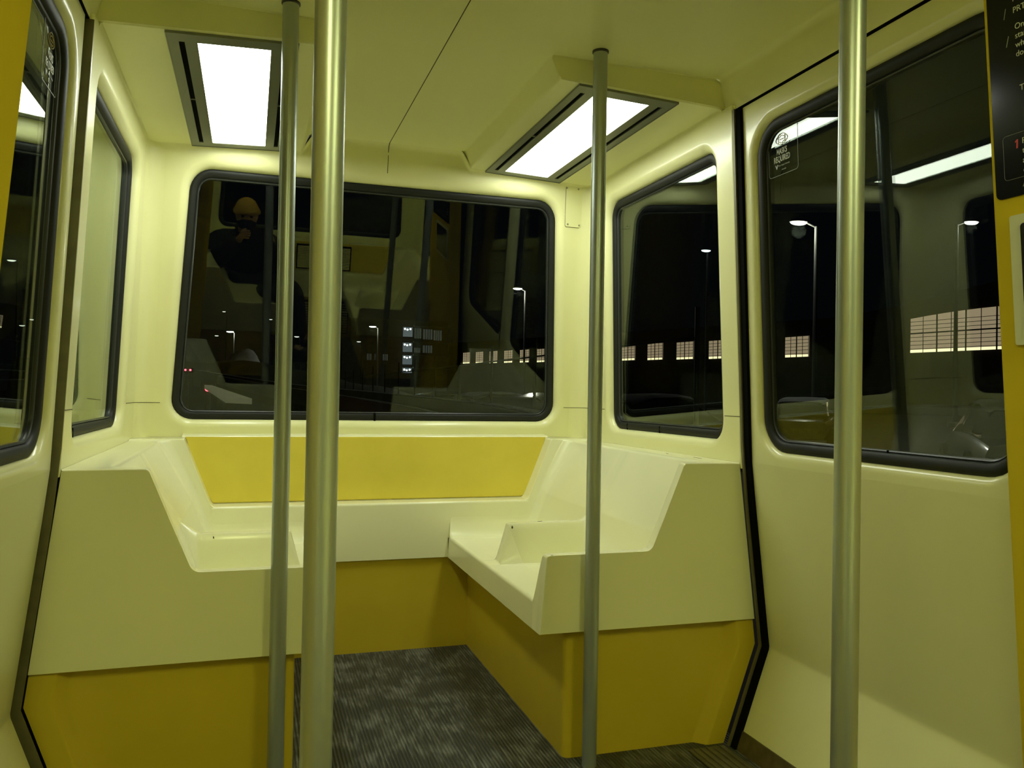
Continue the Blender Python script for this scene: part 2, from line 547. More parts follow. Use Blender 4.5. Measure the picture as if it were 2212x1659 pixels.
# ------------------------------------------------------------------ ceiling
def ceiling():
    bm = bmesh.new()
    yb = back_y(Z_CEIL)+0.004
    y_front = 2*YMID-yb
    XC, XS = 0.290, 0.318
    quad_grid(bm, [[Vector((x, y, Z_CEIL)) for x in (-XC, 0, XC)] for y in (y_front, 0.35, 2.108, yb)])
    for s in (-1, 1):
        # door bay: flat, then rolls down to the header
        prof = fillet([(XC, Z_CEIL), (wall_x(1.93)-0.010, Z_CEIL+0.001, 0.026), (0.846, 1.838)], 8)
        quad_grid(bm, [[Vector((s*x, y, z)) for x, z in prof] for y in (0.352, 1.23, 2.108)])
        for mir in (0, 1):
            Y = (lambda y: 2*YMID-y) if mir else (lambda y: y)
            prof = fillet([(XC-0.012, Z_CEIL), (XC+0.003, Z_CEIL-0.001, 0.012), (XS, soffit_z(XS), 0.014), (0.842, soffit_z(0.842))], 5)
            quad_grid(bm, [[Vector((s*x, Y(y), z)) for x, z in prof] for y in (2.112, 2.5, 2.9, 3.09)])
            # lip across the cabin where the lower panel starts
            lo = fillet([(XC-0.012, Z_CEIL), (XC+0.003, Z_CEIL-0.001, 0.012), (XS, soffit_z(XS), 0.014), (0.842, soffit_z(0.842))], 5)
            bay = fillet([(XC, Z_CEIL), (wall_x(1.93)-0.010, Z_CEIL+0.001, 0.026), (0.846, 1.838)], 8)
            def bay_z(x):
                for (xa, za), (xb, zb) in zip(bay, bay[1:]):
                    if xa <= x <= xb and xb > xa: return za+(zb-za)*(x-xa)/(xb-xa)+0.0012
                return Z_CEIL+0.001 if x < XC else 1.84
            rows = [[], [], [], []]
            n0 = len(lo)-1
            lo = lo[:-1]+[(lo[n0-1][0]+(lo[n0][0]-lo[n0-1][0])*k/24, lo[n0-1][1]+(lo[n0][1]-lo[n0-1][1])*k/24) for k in range(1, 25)]
            for x, z in lo:
                top = bay_z(x)
                top = max(top, z)
                h = top-z
                rows[0].append(Vector((s*x, Y(2.098), top)))
                rows[1].append(Vector((s*x, Y(2.1035), top-min(0.004, h*.3))))
                rows[2].append(Vector((s*x, Y(2.1075), z+min(0.004, h*.3))))
                rows[3].append(Vector((s*x, Y(2.113), z)))
            quad_grid(bm, rows)
    return struct(obj('ceiling', bm, CEIL, smooth=50, flip_to=IN))
ceil = ceiling()
bm = bmesh.new()
add_box(bm, -0.0012, 0.0012, -0.6, back_y(Z_CEIL)-0.01, Z_CEIL-0.0008, Z_CEIL+0.003)
# the joint runs on down the back wall to the window
pts = [(back_y(1.912)-0.030, Z_CEIL), (back_y(1.905)-0.012, 1.926), (back_y(1.90), 1.905), (back_y(1.83), 1.83)]
for (ya, za), (yb_, zb) in zip(pts, pts[1:]):
    add_prism(bm, [(-0.0012, ya-0.0008, za), (0.0012, ya-0.0008, za), (0.0012, yb_-0.0008, zb), (-0.0012, yb_-0.0008, zb)], (0, 0.004, 0.002))
obj('seam', bm, SEAM, ceil, smooth=0)

# ------------------------------------------------------------------ moulded bench
YN = 2.066
def bench_profiles():
    e = 0.9
    A = [(0.272, 0.355), (0.288, 0.567, 0.010), (0.36, 0.567, 0.01), (0.46, 0.567, 0.01), (0.600, 0.567, 0.030), (0.648, 0.680, 0.05), (0.702, 0.812, 0.010), (0.883, 0.812)]
    B = [(0.272, 0.355), (0.273, 0.438, 0.012), (0.318, 0.436, 0.01), (0.40, 0.432, 0.01), (0.606, 0.428, 0.050), (0.668, 0.600, 0.06), (0.785, 0.812, 0.016), (0.883, 0.812)]
    D = [(0.272, 0.355), (0.273, 0.438, 0.012), (0.316, 0.438, 0.010), (0.352, 0.567, 0.010), (0.618, 0.567, 0.030), (0.674, 0.606, 0.05), (0.785, 0.812, 0.016), (0.883, 0.812)]
    A2 = [(0.272, 0.355), (0.288, 0.567, 0.010), (0.36, 0.570, 0.01), (0.46, 0.570, 0.01), (0.604, 0.572, 0.030), (0.648, 0.680, 0.05), (0.702, 0.818, 0.010), (0.883, 0.818)]
    return [fillet(q, 5) for q in (A, B, D, A2)]
def bench():
    A, B, D, A2 = bench_profiles()
    mixp = lambda p, q, t: [lerp(a, b, t) for a, b in zip(p, q)]
    secs = []
    ctr = (0.62, 0.50)
    secs.append((YN, mixp(A, [ctr]*len(A), 0.012)))
    secs.append((YN+0.002, mixp(A, [ctr]*len(A), 0.004)))
    secs.append((YN+0.006, A))
    secs.append((YN+0.030, A))
    for k in range(1, 9): secs.append((YN+0.030+0.040*k/8, mixp(A, B, sstep(k/8))))
    for y in (2.25, 2.42, 2.57): secs.append((y, B))
    for k in range(1, 9): secs.append((2.578+0.036*k/8, mixp(B, D, sstep(k/8))))
    secs.append((2.636, D))
    for k in range(1, 9): secs.append((2.636+0.036*k/8, mixp(D, B, sstep(k/8))))
    for y in (2.78, 2.95, 3.04): secs.append((y, B))
    for k in range(1, 13): secs.append((3.080+0.0635*k/12, mixp(B, A2, 0.50*(k/12)**4)))
    secs += [(3.1455, mixp(B, A2, 0.97)), (3.150, mixp(B, A2, 0.99)), (3.156, A2)]
    secs += [(3.19, A2), (3.235, A2)]
    bm = bmesh.new()
    def X(x, z): return wall_x(z)-0.0008 if x > 0.882 else x
    for s in (-1, 1):
        g = quad_grid(bm, [[Vector((s*X(x, z), y, z)) for x, z in p] for y, p in secs])
        # near end panel
        first = secs[0]
        e = [Vector((s*x, first[0], z)) for x, z in first[1]]
        e[-1].x = s*(wall_x(e[-1].z)-0.0008)
        zz = [0.80, 0.72, 0.64, 0.56, 0.48, 0.42, 0.355]
        e += [Vector((s*(wall_x(z)-0.0008), first[0], z)) for z in zz]
        vv = [bm.verts.new(p) for p in e]
        f = bm.faces.new(vv)
        # shelf from bench to wall at the far corner
        quad_grid(bm, [[Vector((s*x, y, 0.818)) for x in (0.702, 0.80, 0.880)] for y in (3.225, 3.279)])
    # centre piece between the two benches: plain front and a narrow ledge
    prof = fillet([(3.1445, 0.355), (3.1435, 0.5725, 0.010), (3.205, 0.5745, 0.006), (3.230, 0.575)], 5)
    quad_grid(bm, [[Vector((x, y, z)) for y, z in prof] for x in (-0.2732, -0.1, 0.1, 0.2732)])
    hi = [q for q in prof if q[1] > 0.43]
    hi = [(3.1441, 0.43)]+hi
    for s in (-1, 1): quad_grid(bm, [[Vector((s*x, y, z)) for y, z in hi] for x in (0.2732, 0.40, 0.604)])
    prof = fillet([(3.226, 0.574), (3.228, 0.826, 0.010), (3.26, 0.829, 0.004), (3.2785, 0.831)], 5)
    quad_grid(bm, [[Vector((x, y, z)) for y, z in prof] for x in (-0.715, -0.2, 0.2, 0.715)])
    return bm
root = empty('moulded_bench', (0, 2.6, 0))
tag(root, 'glossy cream moulded seat unit wrapped in a U along the walls under the rear window', 'bench')
obj('seat_shell', bench(), SHELL, root, smooth=40, flip_to=(0, 2.4, 2.4))
# yellow back panel
bm = bmesh.new()
edge = [(0.604, 0.578), (0.612, 0.588), (0.622, 0.612), (0.640, 0.655), (0.658, 0.700), (0.674, 0.745), (0.690, 0.785), (0.702, 0.822)]
poly = [(x, 3.217, z) for x, z in edge]+[(-x, 3.217, z) for x, z in edge[::-1]]
add_prism(bm, poly, (0, 0.012, 0))
bmesh.ops.bevel(bm, geom=[e for e in bm.edges if abs(e.verts[0].co.y-3.217) < 1e-4 and abs(e.verts[1].co.y-3.217) < 1e-4], offset=0.003, segments=2, affect='EDGES')
tag(obj('back_panel', bm, YELLOW, root, smooth=30), 'flat mustard yellow backrest panel')
# kick panels
def kick(s):
    bm = bmesh.new()
    xi = 0.360
    rows = []
    outer = wall_x
    # plan: along the aisle, round the near corner, along the near face, hollow, flange at the wall
    for z in (0.0, 0.09, 0.18, 0.28, 0.355):
        wx = wall_x(z)-0.0008
        plan = fillet([(xi, 3.172), (xi, 2.104, 0.022), (wx-0.085, 2.104, 0.020), (wx-0.055, 2.076, 0.015), (wx, 2.076)], 5)
        rows.append([Vector((s*x, y, z)) for x, y in plan])
    quad_grid(bm, rows)
    quad_grid(bm, [[Vector((s*xi, 3.16, 0.354)), Vector((s*xi, 2.108, 0.354))], [Vector((s*(wall_x(.355)), 3.16, 0.354)), Vector((s*(wall_x(.355)), 2.08, 0.354))]])
    return bm
for s in (-1, 1):
    obj('kick_panel', kick(s), KICK, root, smooth=40, flip_to=(0, 1.5, 0.6))
bm = bmesh.new()
add_box(bm, -0.40, 0.40, 3.160, 3.18, 0.0, 0.356)
obj('kick_panel', bm, KICK, root, smooth=30)
# little black chips in the gelcoat
def chip(pos, nrm, a, b, rot=0):
    bm = bmesh.new()
    n = Vector(nrm).normalized(); u = Vector((0, 0, 1)).cross(n)
    if u.length < 0.1: u = Vector((1, 0, 0))
    u.normalize(); v = n.cross(u)
    c = Vector(pos)
    pts = []
    for k in range(9):
        t = 2*pi*k/9; rr = random.uniform(.7, 1.2)
        q = u*(a*rr*cos(t))+v*(b*rr*sin(t))
        pts.append(c+n*0.0006+u*(q.dot(u)*cos(rot)-q.dot(v)*sin(rot))+v*(q.dot(u)*sin(rot)+q.dot(v)*cos(rot)))
    add_prism(bm, pts, -n*0.001)
    return bm
for pos, nrm, a, b, rot in [((0.838, 2.42, 0.8122), (0, 0, 1), 0.022, 0.0010, 1.3), ((0.845, 2.24, 0.8122), (0, 0, 1), 0.030, 0.0008, 1.5), ((-0.318, YN, 0.697), (0, -1, 0), 0.0018, 0.004, -.4), ((0.360, 2.594, 0.556), (-.2, -1, 0.3), 0.003, 0.006, 0), ((0.47, 2.63, 0.5673), (0, 0, 1), 0.010, 0.002, .3),
                            ((-0.575, 2.592, 0.557), (0, -1, .2), 0.002, 0.004, .2), ((0.305, YN+.004, 0.5665), (0, -.4, 1), 0.004, 0.002, 0)]:
    obj('chip', chip(pos, nrm, a, b, rot), DIRT, root, smooth=0)
kids_to_local(root)

# ------------------------------------------------------------------ door slots, doors
def prof_strip(bm, s, xf, y0, y1, t0, t1, zs):
    """solid strip that follows a wall outline between y0 and y1, from offset t0 to t1"""
    loop = []
    for z in zs:
        x = xf(z)
        loop.append([Vector((s*(x+t0), y0, z)), Vector((s*(x+t0), y1, z)), Vector((s*(x+t1), y1, z)), Vector((s*(x+t1), y0, z))])
    g = quad_grid(bm, loop, close_u=True)
    bm.faces.new(g[0]); bm.faces.new(g[-1][::-1])
ZS = [0.0, 0.10, 0.20, 0.262, 0.28, 0.30, 0.40, 0.55, 0.70, 0.86, 0.90, 0.94, 1.1, 1.3, 1.5, 1.7, 1.835]
n_tr = 1
for s in (-1, 1):
    bm = bmesh.new()
    prof_strip(bm, s, wall_x, 2.026, 2.0600, 0.030 if s < 0 else 0.0045, 0.050, ZS)
    struct(obj('trim_%d' % n_tr, bm, GROOVE, smooth=0)); n_tr += 1
    bm = bmesh.new()
    if s < 0: prof_strip(bm, s, wall_x, 2.0545, 2.0600, 0.000, 0.034, ZS)
    else: prof_strip(bm, s, wall_x, 2.0500, 2.0605, 0.000, 0.0050, ZS)
    struct(obj('trim_%d' % n_tr, bm, METAL_TRIM, smooth=0)); n_tr += 1
    # dark slot over the door
    bm = bmesh.new()
    x0, x1 = sorted((s*0.845, s*0.900))
    add_box(bm, x0, x1, 0.40, 2.064, 1.8345, 1.8385)
    struct(obj('trim_%d' % n_tr, bm, GROOVE, smooth=0)); n_tr += 1

DH = (1.160, 1.984, 0.853, 1.764)
D_R = 0.095
D_D = 0.024
def P_door(s):
    def P(a, b, off): return Vector((s*(door_x(b)+off), a, b))
    return P
def door(s, n):
    P = P_door(s)
    bm = bmesh.new()
    Y0, Y1 = 1.02, 2.028
    a0, a1, b0, b1 = DH
    lip_ring(bm, P, DH, D_R, 0.022, D_D+0.004, (Y0, Y1, 0.815, 1.815), 6)
    zs = [0.815, 0.70, 0.55, 0.40, 0.33, 0.30, 0.285, 0.275, 0.26, 0.23, 0.15, 0.04, 0.012]
    quad_grid(bm, [[P(y, z, 0) for y in (Y0, 1.4, 1.8, Y1)] for z in zs])
    quad_grid(bm, [[P(y, z, 0) for y in (Y0, Y1)] for z in (1.815, 1.832)])
    # rolled edge into the slot
    zall = [1.832, 1.7, 1.5, 1.3, 1.1, 0.9]+zs
    quad_grid(bm, [[P(Y1+0.010*sin(t*pi/2/5), z, 0.010*(1-cos(t*pi/2/5))) for t in range(6)]+[P(Y1+0.010, z, 0.035)] for z in zall])
    o = struct(obj('door_%d' % n, bm, CREAM, smooth=40, flip_to=IN))
    g = obj('pane', glass_bm(P, DH, D_R, D_D), GLASS, o, smooth=0)
    obj('gasket', gasket_bm(P, DH, D_R, D_D), RUBBER, o)
    obj('bead', bead_bm(P, DH, D_R, D_D), BEAD, o)
    bm = bmesh.new()
    prof_strip(bm, s, lambda z: door_x(z), 1.0, 2.036, -0.004, 0.004, [0.0, 0.05])
    obj('sill_strip', bm, BROWN, o, smooth=0)
    if s > 0:
        bm = bmesh.new()
        add_box(bm, -0.0012, 0.0012, -0.012, 0.0, -0.018, 0.018, 0.0004)
        bmesh.ops.transform(bm, matrix=Matrix.Translation((s*(door_x(.868)+0.020), 1.525, 0.868)) @ Matrix.Rotation(pi/2, 4, 'Z'), verts=bm.verts)
        obj('gasket_joint', bm, GROOVE, o, smooth=0)
    return o
door_r = door(1, 1)
door_l = door(-1, 2)
# ribbed threshold plates
for s in (-1, 1):
    bm = bmesh.new()
    x0, x1 = sorted((s*0.72, s*0.835))
    add_box(bm, x0, x1, 1.10, 2.055, 0.0, 0.004, 0.001)
    for k in range(5):
        xc = s*(0.735+0.021*k)
        add_box(bm, xc-0.004, xc+0.004, 1.105, 2.05, 0.003, 0.008, 0.0015)
    struct(obj('trim_%d' % n_tr, bm, METAL_TRIM, smooth=30)); n_tr += 1

# ------------------------------------------------------------------ yellow panels beside the doors (front half)
def side_panel(s, label):
    bm = bmesh.new()
    zs = [0.004, 0.1, 0.2, 0.27, 0.29, 0.36, 0.6, 0.9, 1.2, 1.5, 1.8, 1.925]
    rows = []
    for z in zs:
        x = panel_x(z)
        plan = fillet([(x, 0.43), (x, 1.10, 0.010), (x+0.075, 1.10)], 5)
        rows.append([Vector((s*a, b, z)) for a, b in plan]+[Vector((s*(x+0.075), 0.43, z))])
    g = quad_grid(bm, rows, close_u=True)
    bm.faces.new(g[0]); bm.faces.new(g[-1][::-1])
    o = obj('pocket_panel', bm, PANEL, smooth=30)
    return tag(o, label, 'wall panel')
pp_r = side_panel(1, 'mustard yellow upright panel on the right, carrying the black poster')
pp_l = side_panel(-1, 'bare mustard yellow upright panel at the left edge, without any poster')

def on_panel(s, y, z, off): return Vector((s*(panel_x(z)-off), y, z))
def panel_sheet(y0, y1, z0, z1, t, r=0.004, off0=0.0005):
    bm = bmesh.new()
    pts = rrect(y0, y1, z0, z1, r, 4)
    f = [bm.verts.new(on_panel(1, a, b, off0+t)) for a, b in pts]
    g = [bm.verts.new(on_panel(1, a, b, off0)) for a, b in pts]
    bm.faces.new(f); bm.faces.new(g[::-1])
    for k in range(len(f)): bm.faces.new((f[k], g[k], g[(k+1) % len(f)], f[(k+1) % len(f)]))
    return bm

def text_bm(s, size, origin, right, up, align='LEFT', ext=0.0004, bold=0.0, squeeze=1.0):
    cu = bpy.data.curves.new('t', 'FONT'); cu.body = s; cu.size = size; cu.align_x = align
    cu.offset = bold; cu.resolution_u = 3
    to = bpy.data.objects.new('t', cu); COL.objects.link(to)
    dg = bpy.context.evaluated_depsgraph_get(); dg.update()
    me = bpy.data.meshes.new_from_object(to.evaluated_get(dg))
    bpy.data.objects.remove(to); bpy.data.curves.remove(cu)
    bm = bmesh.new(); bm.from_mesh(me); bpy.data.meshes.remove(me)
    bmesh.ops.remove_doubles(bm, verts=bm.verts, dist=1e-5)
    r = bmesh.ops.extrude_face_region(bm, geom=bm.faces[:])
    bmesh.ops.translate(bm, vec=(0, 0, ext), verts=[v for v in r['geom'] if isinstance(v, bmesh.types.BMVert)])
    right, up = Vector(right).normalized(), Vector(up).normalized()
    n = right.cross(up)
    M = Matrix((right*squeeze, up, n)).transposed().to_4x4(); M.translation = Vector(origin)
    bmesh.ops.transform(bm, matrix=M, verts=bm.verts)
    return bm

UP_P = (-0.0802, 0, 1); RT_P = (0, -1, 0)
ps = obj('rules_poster', panel_sheet(0.56, 1.088, 1.348, 1.90, 0.002, 0.010), POSTER, smooth=0)
tag(ps, 'glossy black rules poster with small white text on the yellow panel', 'poster')
def ptext(s, y, z, size, m, name='text', bold=0.0):
    size *= 0.86
    bm = text_bm(s, size, on_panel(1, y, z, 0.0027), RT_P, UP_P, bold=bold)
    return obj(name, bm, m, ps, smooth=0)
for s, y, z in [('Hold', 1.039, 1.668), ('PRT', 1.039, 1.649), ('Only', 1.037, 1.621), ('stand', 1.037, 1.606), ('when', 1.037, 1.591), ('doors', 1.037, 1.576), ('The', 1.033, 1.519)]:
    ptext(s, y, z, 0.016, WHITE_INK)
for s, z in [('Pu', 1.432), ('tra', 1.416), ('an', 1.400), ('ca', 1.384)]:
    ptext(s, 1.034, z, 0.016, WHITE_INK)
bm = bmesh.new()
add_prism(bm, [on_panel(1, 1.047-a, 1.4265+b, 0.0030) for a, b in ((0.002, 0), (0.0048, 0), (0.0060, 0.0145), (0.0034, 0.0145), (0.0002, 0.0118), (0.0004, 0.0098), (0.0028, 0.0112))], (0.0004, 0, 0))
obj('numeral', bm, RED_INK, ps, smooth=0)
bm = bmesh.new()
for (ya, za, yb_, zb) in [(1.056, 1.645, 1.052, 1.662), (1.054, 1.598, 1.049, 1.615), (1.036, 1.361, 1.031, 1.372)]:
    a, b = on_panel(1, ya, za, 0.0026), on_panel(1, yb_, zb, 0.0026)
    bm = bmesh.new(); add_tube(bm, a, b, 0.0007, seg=6)
    obj('tick_mark', bm, GREY_INK, ps, smooth=0)
bm = bmesh.new()
o1 = rrect(0.60, 1.070, 1.377, 1.452, 0.006, 4); i1 = rrect(0.6007, 1.0693, 1.3777, 1.4513, 0.0055, 4)
quad_grid(bm, [[on_panel(1, a, b, 0.0026) for a, b in o1], [on_panel(1, a, b, 0.0030) for a, b in i1], [on_panel(1, a, b, 0.0026) for a, b in i1]], close_u=True)
obj('box_outline', bm, GREY_INK, ps, smooth=0)

ss = obj('framed_sign', panel_sheet(0.70, 1.062, 1.098, 1.316, 0.006, 0.004), PLATE, smooth=0)
tag(ss, 'pale framed sign with a dark face below the black poster', 'sign')
obj('dark_face', panel_sheet(0.715, 1.041, 1.115, 1.300, 0.002, 0.006, 0.0062), SCREEN, ss, smooth=0)

# ------------------------------------------------------------------ MASKS REQUIRED stickers on the door panes
def sticker(s, yl, yr, label):
    """yl, yr: reading edges left and right"""
    rt = Vector((0, 1 if yr > yl else -1, 0))
    up = Vector((-s*0.047, 0, 1)).normalized()
    width = abs(yr-yl)
    z0, z1 = 1.610, 1.737
    def Q(a, b, off=0.0):   # a: 0..1 reading direction, b metres above z0
        z = z0+b
        return Vector((s*(door_x(z)+D_D+0.0035-off), yl+(yr-yl)*a, z))
    bm = bmesh.new()
    H = z1-z0
    o1 = rrect(0, width, 0, H, 0.010, 5); i1 = rrect(0.0011, width-0.0011, 0.0011, H-0.0011, 0.009, 5)
    quad_grid(bm, [[Q(a/width, b) for a, b in o1], [Q(a/width, b, 0.0004) for a, b in o1], [Q(a/width, b, 0.0004) for a, b in i1], [Q(a/width, b) for a, b in i1]], close_u=True, close_v=True)
    root = obj('mask_sticker', bm, GREY_INK, smooth=0)
    tag(root, label, 'sticker')
    ctr = 0.46
    for t, b, size, sq in (('MASKS', 0.0575, 0.0225, 0.66), ('REQUIRED', 0.0375, 0.0225, 0.66)):
        obj('text', text_bm(t, size, Q(ctr, b, 0.0001), rt, up, 'CENTER', bold=0.0006, squeeze=sq), WHITE_INK, root, smooth=0)
    # small emblem and fine print
    obj('text', text_bm('West Virginia University', 0.0062, Q(ctr+0.06, 0.0245, 0.0001), rt, up, 'CENTER', squeeze=0.8), GREY_INK, root, smooth=0)
    obj('text', text_bm('wvu.edu', 0.0055, Q(ctr+0.06, 0.0125, 0.0001), rt, up, 'CENTER'), GREY_INK, root, smooth=0)
    bm = bmesh.new()
    def poly(pts):
        add_prism(bm, [Q(a, b, 0.0005) for a, b in pts], (s*0.0004, 0, 0))
    poly([(ctr-.235, .0305), (ctr-.205, .0305), (ctr-.185, .025), (ctr-.165, .0305), (ctr-.135, .0305), (ctr-.178, .0185), (ctr-.192, .0185)])
    obj('emblem', bm, GREY_INK, root, smooth=0)
    # mask pictogram, drawn in gold line
    bm = bmesh.new()
    def stroke(pts, r=0.0008):
        for a, b in zip(pts, pts[1:]):
            add_tube(bm, Q(a[0], a[1], 0.0004), Q(b[0], b[1], 0.0004), r, seg=6)
    cx, cy = ctr, 0.0975
    W_ = 0.115
    top = [(cx-W_+2*W_*k/10, cy+0.011+0.003*sin(pi*k/10)) for k in range(11)]
    bot = [(cx-W_+2*W_*k/10, cy-0.011-0.004*sin(pi*k/10)) for k in range(11)]
    stroke(top); stroke(bot); stroke([top[0], bot[0]]); stroke([top[-1], bot[-1]])
    for dz, am in ((0.004, 0.005), (-0.001, 0.0), (-0.006, -0.005)):
        stroke([(cx-W_+0.03+2*(W_-0.03)*k/8, cy+dz+am*sin(pi*k/8)) for k in range(9)])
    for sg in (-1, 1):
        stroke([(cx+sg*W_+sg*0.085*sin(pi*k/8), cy+0.010-0.022*k/8) for k in range(9)])
    obj('mask_symbol', bm, GOLD_INK, root, smooth=0)
    return root
st_r = sticker(1, 1.948, 1.821, 'clear masks required sticker on the door pane, near the yellow panel with the poster')
st_l = sticker(-1, 1.820, 1.947, 'clear masks required sticker on the door pane beside the bare yellow panel')

# ------------------------------------------------------------------ ceiling light fixtures
def fixture(s):
    X0, X1, Y0, Y1 = 0.383, 0.690, 2.118, 3.075
    LX0, LX1, LY0, LY1 = 0.447, 0.622, 2.166, 3.030
    root = empty('ceiling_light', (s*0.535, 2.6, soffit_z(0.535)))
    def S(x, y, d): return Vector((s*x, y, soffit_z(x)-d))
    def slab(x0, x1, y0, y1, d0, d1, bm):
        lo = [S(x0, y0, d1), S(x1, y0, d1), S(x1, y1, d1), S(x0, y1, d1)]
        hi = [S(x0, y0, d0), S(x1, y0, d0), S(x1, y1, d0), S(x0, y1, d0)]
        a = [bm.verts.new(p) for p in lo]; b = [bm.verts.new(p) for p in hi]
        bm.faces.new(a); bm.faces.new(b[::-1])
        for k in range(4): bm.faces.new((a[k], b[k], b[(k+1) % 4], a[(k+1) % 4]))
    bm = bmesh.new()
    e, th = 0.018, 0.005
    SX = (0.404, 0.418); SX2 = (0.652, 0.666)
    slab(X0, X1, Y0, LY0, -0.002, th, bm); slab(X0, X1, LY1, Y1, -0.002, th, bm)
    slab(X0, SX[0], LY0, LY1, -0.002, th, bm); slab(SX[1], LX0, LY0, LY1, -0.002, th, bm)
    slab(LX1, SX2[0], LY0, LY1, -0.002, th, bm); slab(SX2[1], X1, LY0, LY1, -0.002, th, bm)
    ob = obj('frame', bm, FRAME, root, smooth=0, weld=False)
    for a, b in (SX, SX2):
        bm = bmesh.new(); slab(a, b, LY0-0.002, LY1+0.002, -0.002, 0.001, bm)
        sl = obj('slot', bm, GROOVE, root, smooth=0)
        bm = bmesh.new(); slab(a, b, 2.588, 2.594, -0.001, 0.0045, bm)
        obj('slot_bridge', bm, FRAME, sl, smooth=0)
    bm = bmesh.new(); slab(LX0, LX1, LY0, LY1, -0.001, 0.003, bm)
    tag(obj('diffuser', bm, DIFFUSER, root, smooth=0), 'white lit diffuser')
    # thin outer rim
    bm = bmesh.new()
    for q in ((X0-.003, X0, Y0-.003, Y1+.003), (X1, X1+.003, Y0-.003, Y1+.003), (X0, X1, Y0-.003, Y0), (X0, X1, Y1, Y1+.003)):
        slab(*q, -0.001, 0.0065, bm)
    obj('rim', bm, FRAME, root, smooth=0, weld=False)
    kids_to_local(root)
    return root
fx_l = fixture(-1); fx_r = fixture(1)
tag(fx_l, 'lit ceiling light in grey frame on the left, beside the paired poles', 'ceiling light', 'ceiling lights')
tag(fx_r, 'lit ceiling light in grey frame on the right, crossed by one pole', 'ceiling light', 'ceiling lights')

# ------------------------------------------------------------------ grab poles
def pole(x, y, label):
    root = empty('grab_pole', (x, y, 0))
    bm = bmesh.new(); add_lathe(bm, [(0.0195, 0.0), (0.0195, 0.6), (0.0195, 1.2), (0.0195, Z_CEIL)], x, y, 40)
    obj('tube', bm, POLE, root, smooth=40)
    bm = bmesh.new(); add_lathe(bm, [(0.0196, Z_CEIL-0.006), (0.0225, Z_CEIL-0.004), (0.0225, Z_CEIL)], x, y, 40)
    obj('collar', bm, BEAD, root, smooth=30)
    bm = bmesh.new(); add_lathe(bm, [(0.0225, 0.0), (0.0225, 0.004), (0.0196, 0.006)], x, y, 40)
    obj('collar', bm, BEAD, root, smooth=30)
    kids_to_local(root)
    return tag(root, label, 'grab pole', 'grab poles')
pole(-0.405, 2.036, 'thinner of the two paired silver poles, by the left bench end')
pole(0.408, 2.036, 'silver grab pole standing against the end of the right bench')
pole(-0.395, 1.022, 'thick looking silver pole nearest the camera, left of the aisle')
pole(0.388, 1.030, 'silver grab pole in front of the right door')

# ------------------------------------------------------------------ access plate in the far right corner
root = empty('access_plate', (0.775, back_y(1.77), 1.77))
tag(root, 'small cream cover plate with four screws between the rear and right windows', 'cover plate')
def P_plate(a, b, off): return Vector((a, back_y(b)-off, b))
bm = bmesh.new()
pts = rrect(0.735, 0.810, 1.690, 1.850, 0.007, 4)
f = [bm.verts.new(P_plate(a-0.05*(b-1.69), b, 0.0032)) for a, b in pts]; g = [bm.verts.new(P_plate(a-0.05*(b-1.69), b, -0.001)) for a, b in pts]
bm.faces.new(f); bm.faces.new(g[::-1])
for k in range(len(f)): bm.faces.new((f[k], g[k], g[(k+1) % len(f)], f[(k+1) % len(f)]))
obj('plate', bm, CREAM, root, smooth=0)
bm = bmesh.new()
e1 = rrect(0.7335, 0.8115, 1.6885, 1.8515, 0.008, 4); 
quad_grid(bm, [[P_plate(a-0.05*(b-1.69), b, 0.0008) for a, b in e1], [P_plate(a-0.05*(b-1.69), b, 0.0012) for a, b in pts]], close_u=True)
obj('shadow_gap', bm, SEAM, root, smooth=0)
for a, b in ((0.746, 1.700), (0.796, 1.699), (0.738, 1.842), (0.788, 1.841)):
    bm = bmesh.new()
    c = P_plate(a-0.05*(b-1.69), b, 0.003)
    add_tube(bm, c, c+Vector((0, -0.0022, -0.0004)), 0.0040, 0.0026, 12)
    obj('screw', bm, SCREW, root, smooth=30)
kids_to_local(root)

# ------------------------------------------------------------------ front half of the cabin, seen mirrored in the panes
mirror_y(wl, 'wall_left_front'); mirror_y(wr, 'wall_right_front'); mirror_y(wb, 'wall_front')
for i, o in enumerate((win_r, win_l, win_b)): mirror_y(o, 'window_%d' % (4+i))
def mirror_thing(root, label, group=None, skip=()):
    c = root.copy(); COL.objects.link(c)
    c.location.y = 2*YMID-root.location.y
    c.scale = (1, -1, 1)
    for ch in root.children:
        if ch.name.split('.')[0] in skip: continue
        k = ch.copy(); COL.objects.link(k); k.parent = c
        for g in ch.children:
            q = g.copy(); COL.objects.link(q); q.parent = k
    c['label'] = label
    if group: c['group'] = group
    for ch in c.children:
        if ch.name.startswith('diffuser'):
            ch.data = ch.data.copy(); ch.data.materials[0] = DIFFUSER_F
    return c
mirror_thing(bpy.data.objects['moulded_bench'], 'glossy cream moulded seat unit at the front end, mirrored dimly in the rear window', skip=('chip',))
mirror_thing(fx_l, 'lit rectangular ceiling light over the front seats, left of the aisle', 'ceiling lights')
mirror_thing(fx_r, 'lit rectangular ceiling light over the front seats, right of the aisle', 'ceiling lights')
def louvre(z0, z1, n, y, label):
    root = empty('vent_grille', (0.1, y, z0))
    tag(root, label, 'vent')
    bm = bmesh.new()
    add_box(bm, -0.13, 0.33, y-0.003, y+0.002, z0-0.012, z1+0.012, 0.002)
    obj('backing', bm, GROOVE, root, smooth=30)
    for k in range(n):
        z = z0+(z1-z0)*(k+.5)/n
        bm = bmesh.new()
        add_box(bm, -0.12, 0.32, 0, 0.010, -(z1-z0)/n*.33, (z1-z0)/n*.2, 0.001, mtx=Matrix.Translation((0, y, z)) @ Matrix.Rotation(-0.5, 4, 'X'))
        obj('slat', bm, CREAM, root, smooth=30)
    kids_to_local(root)
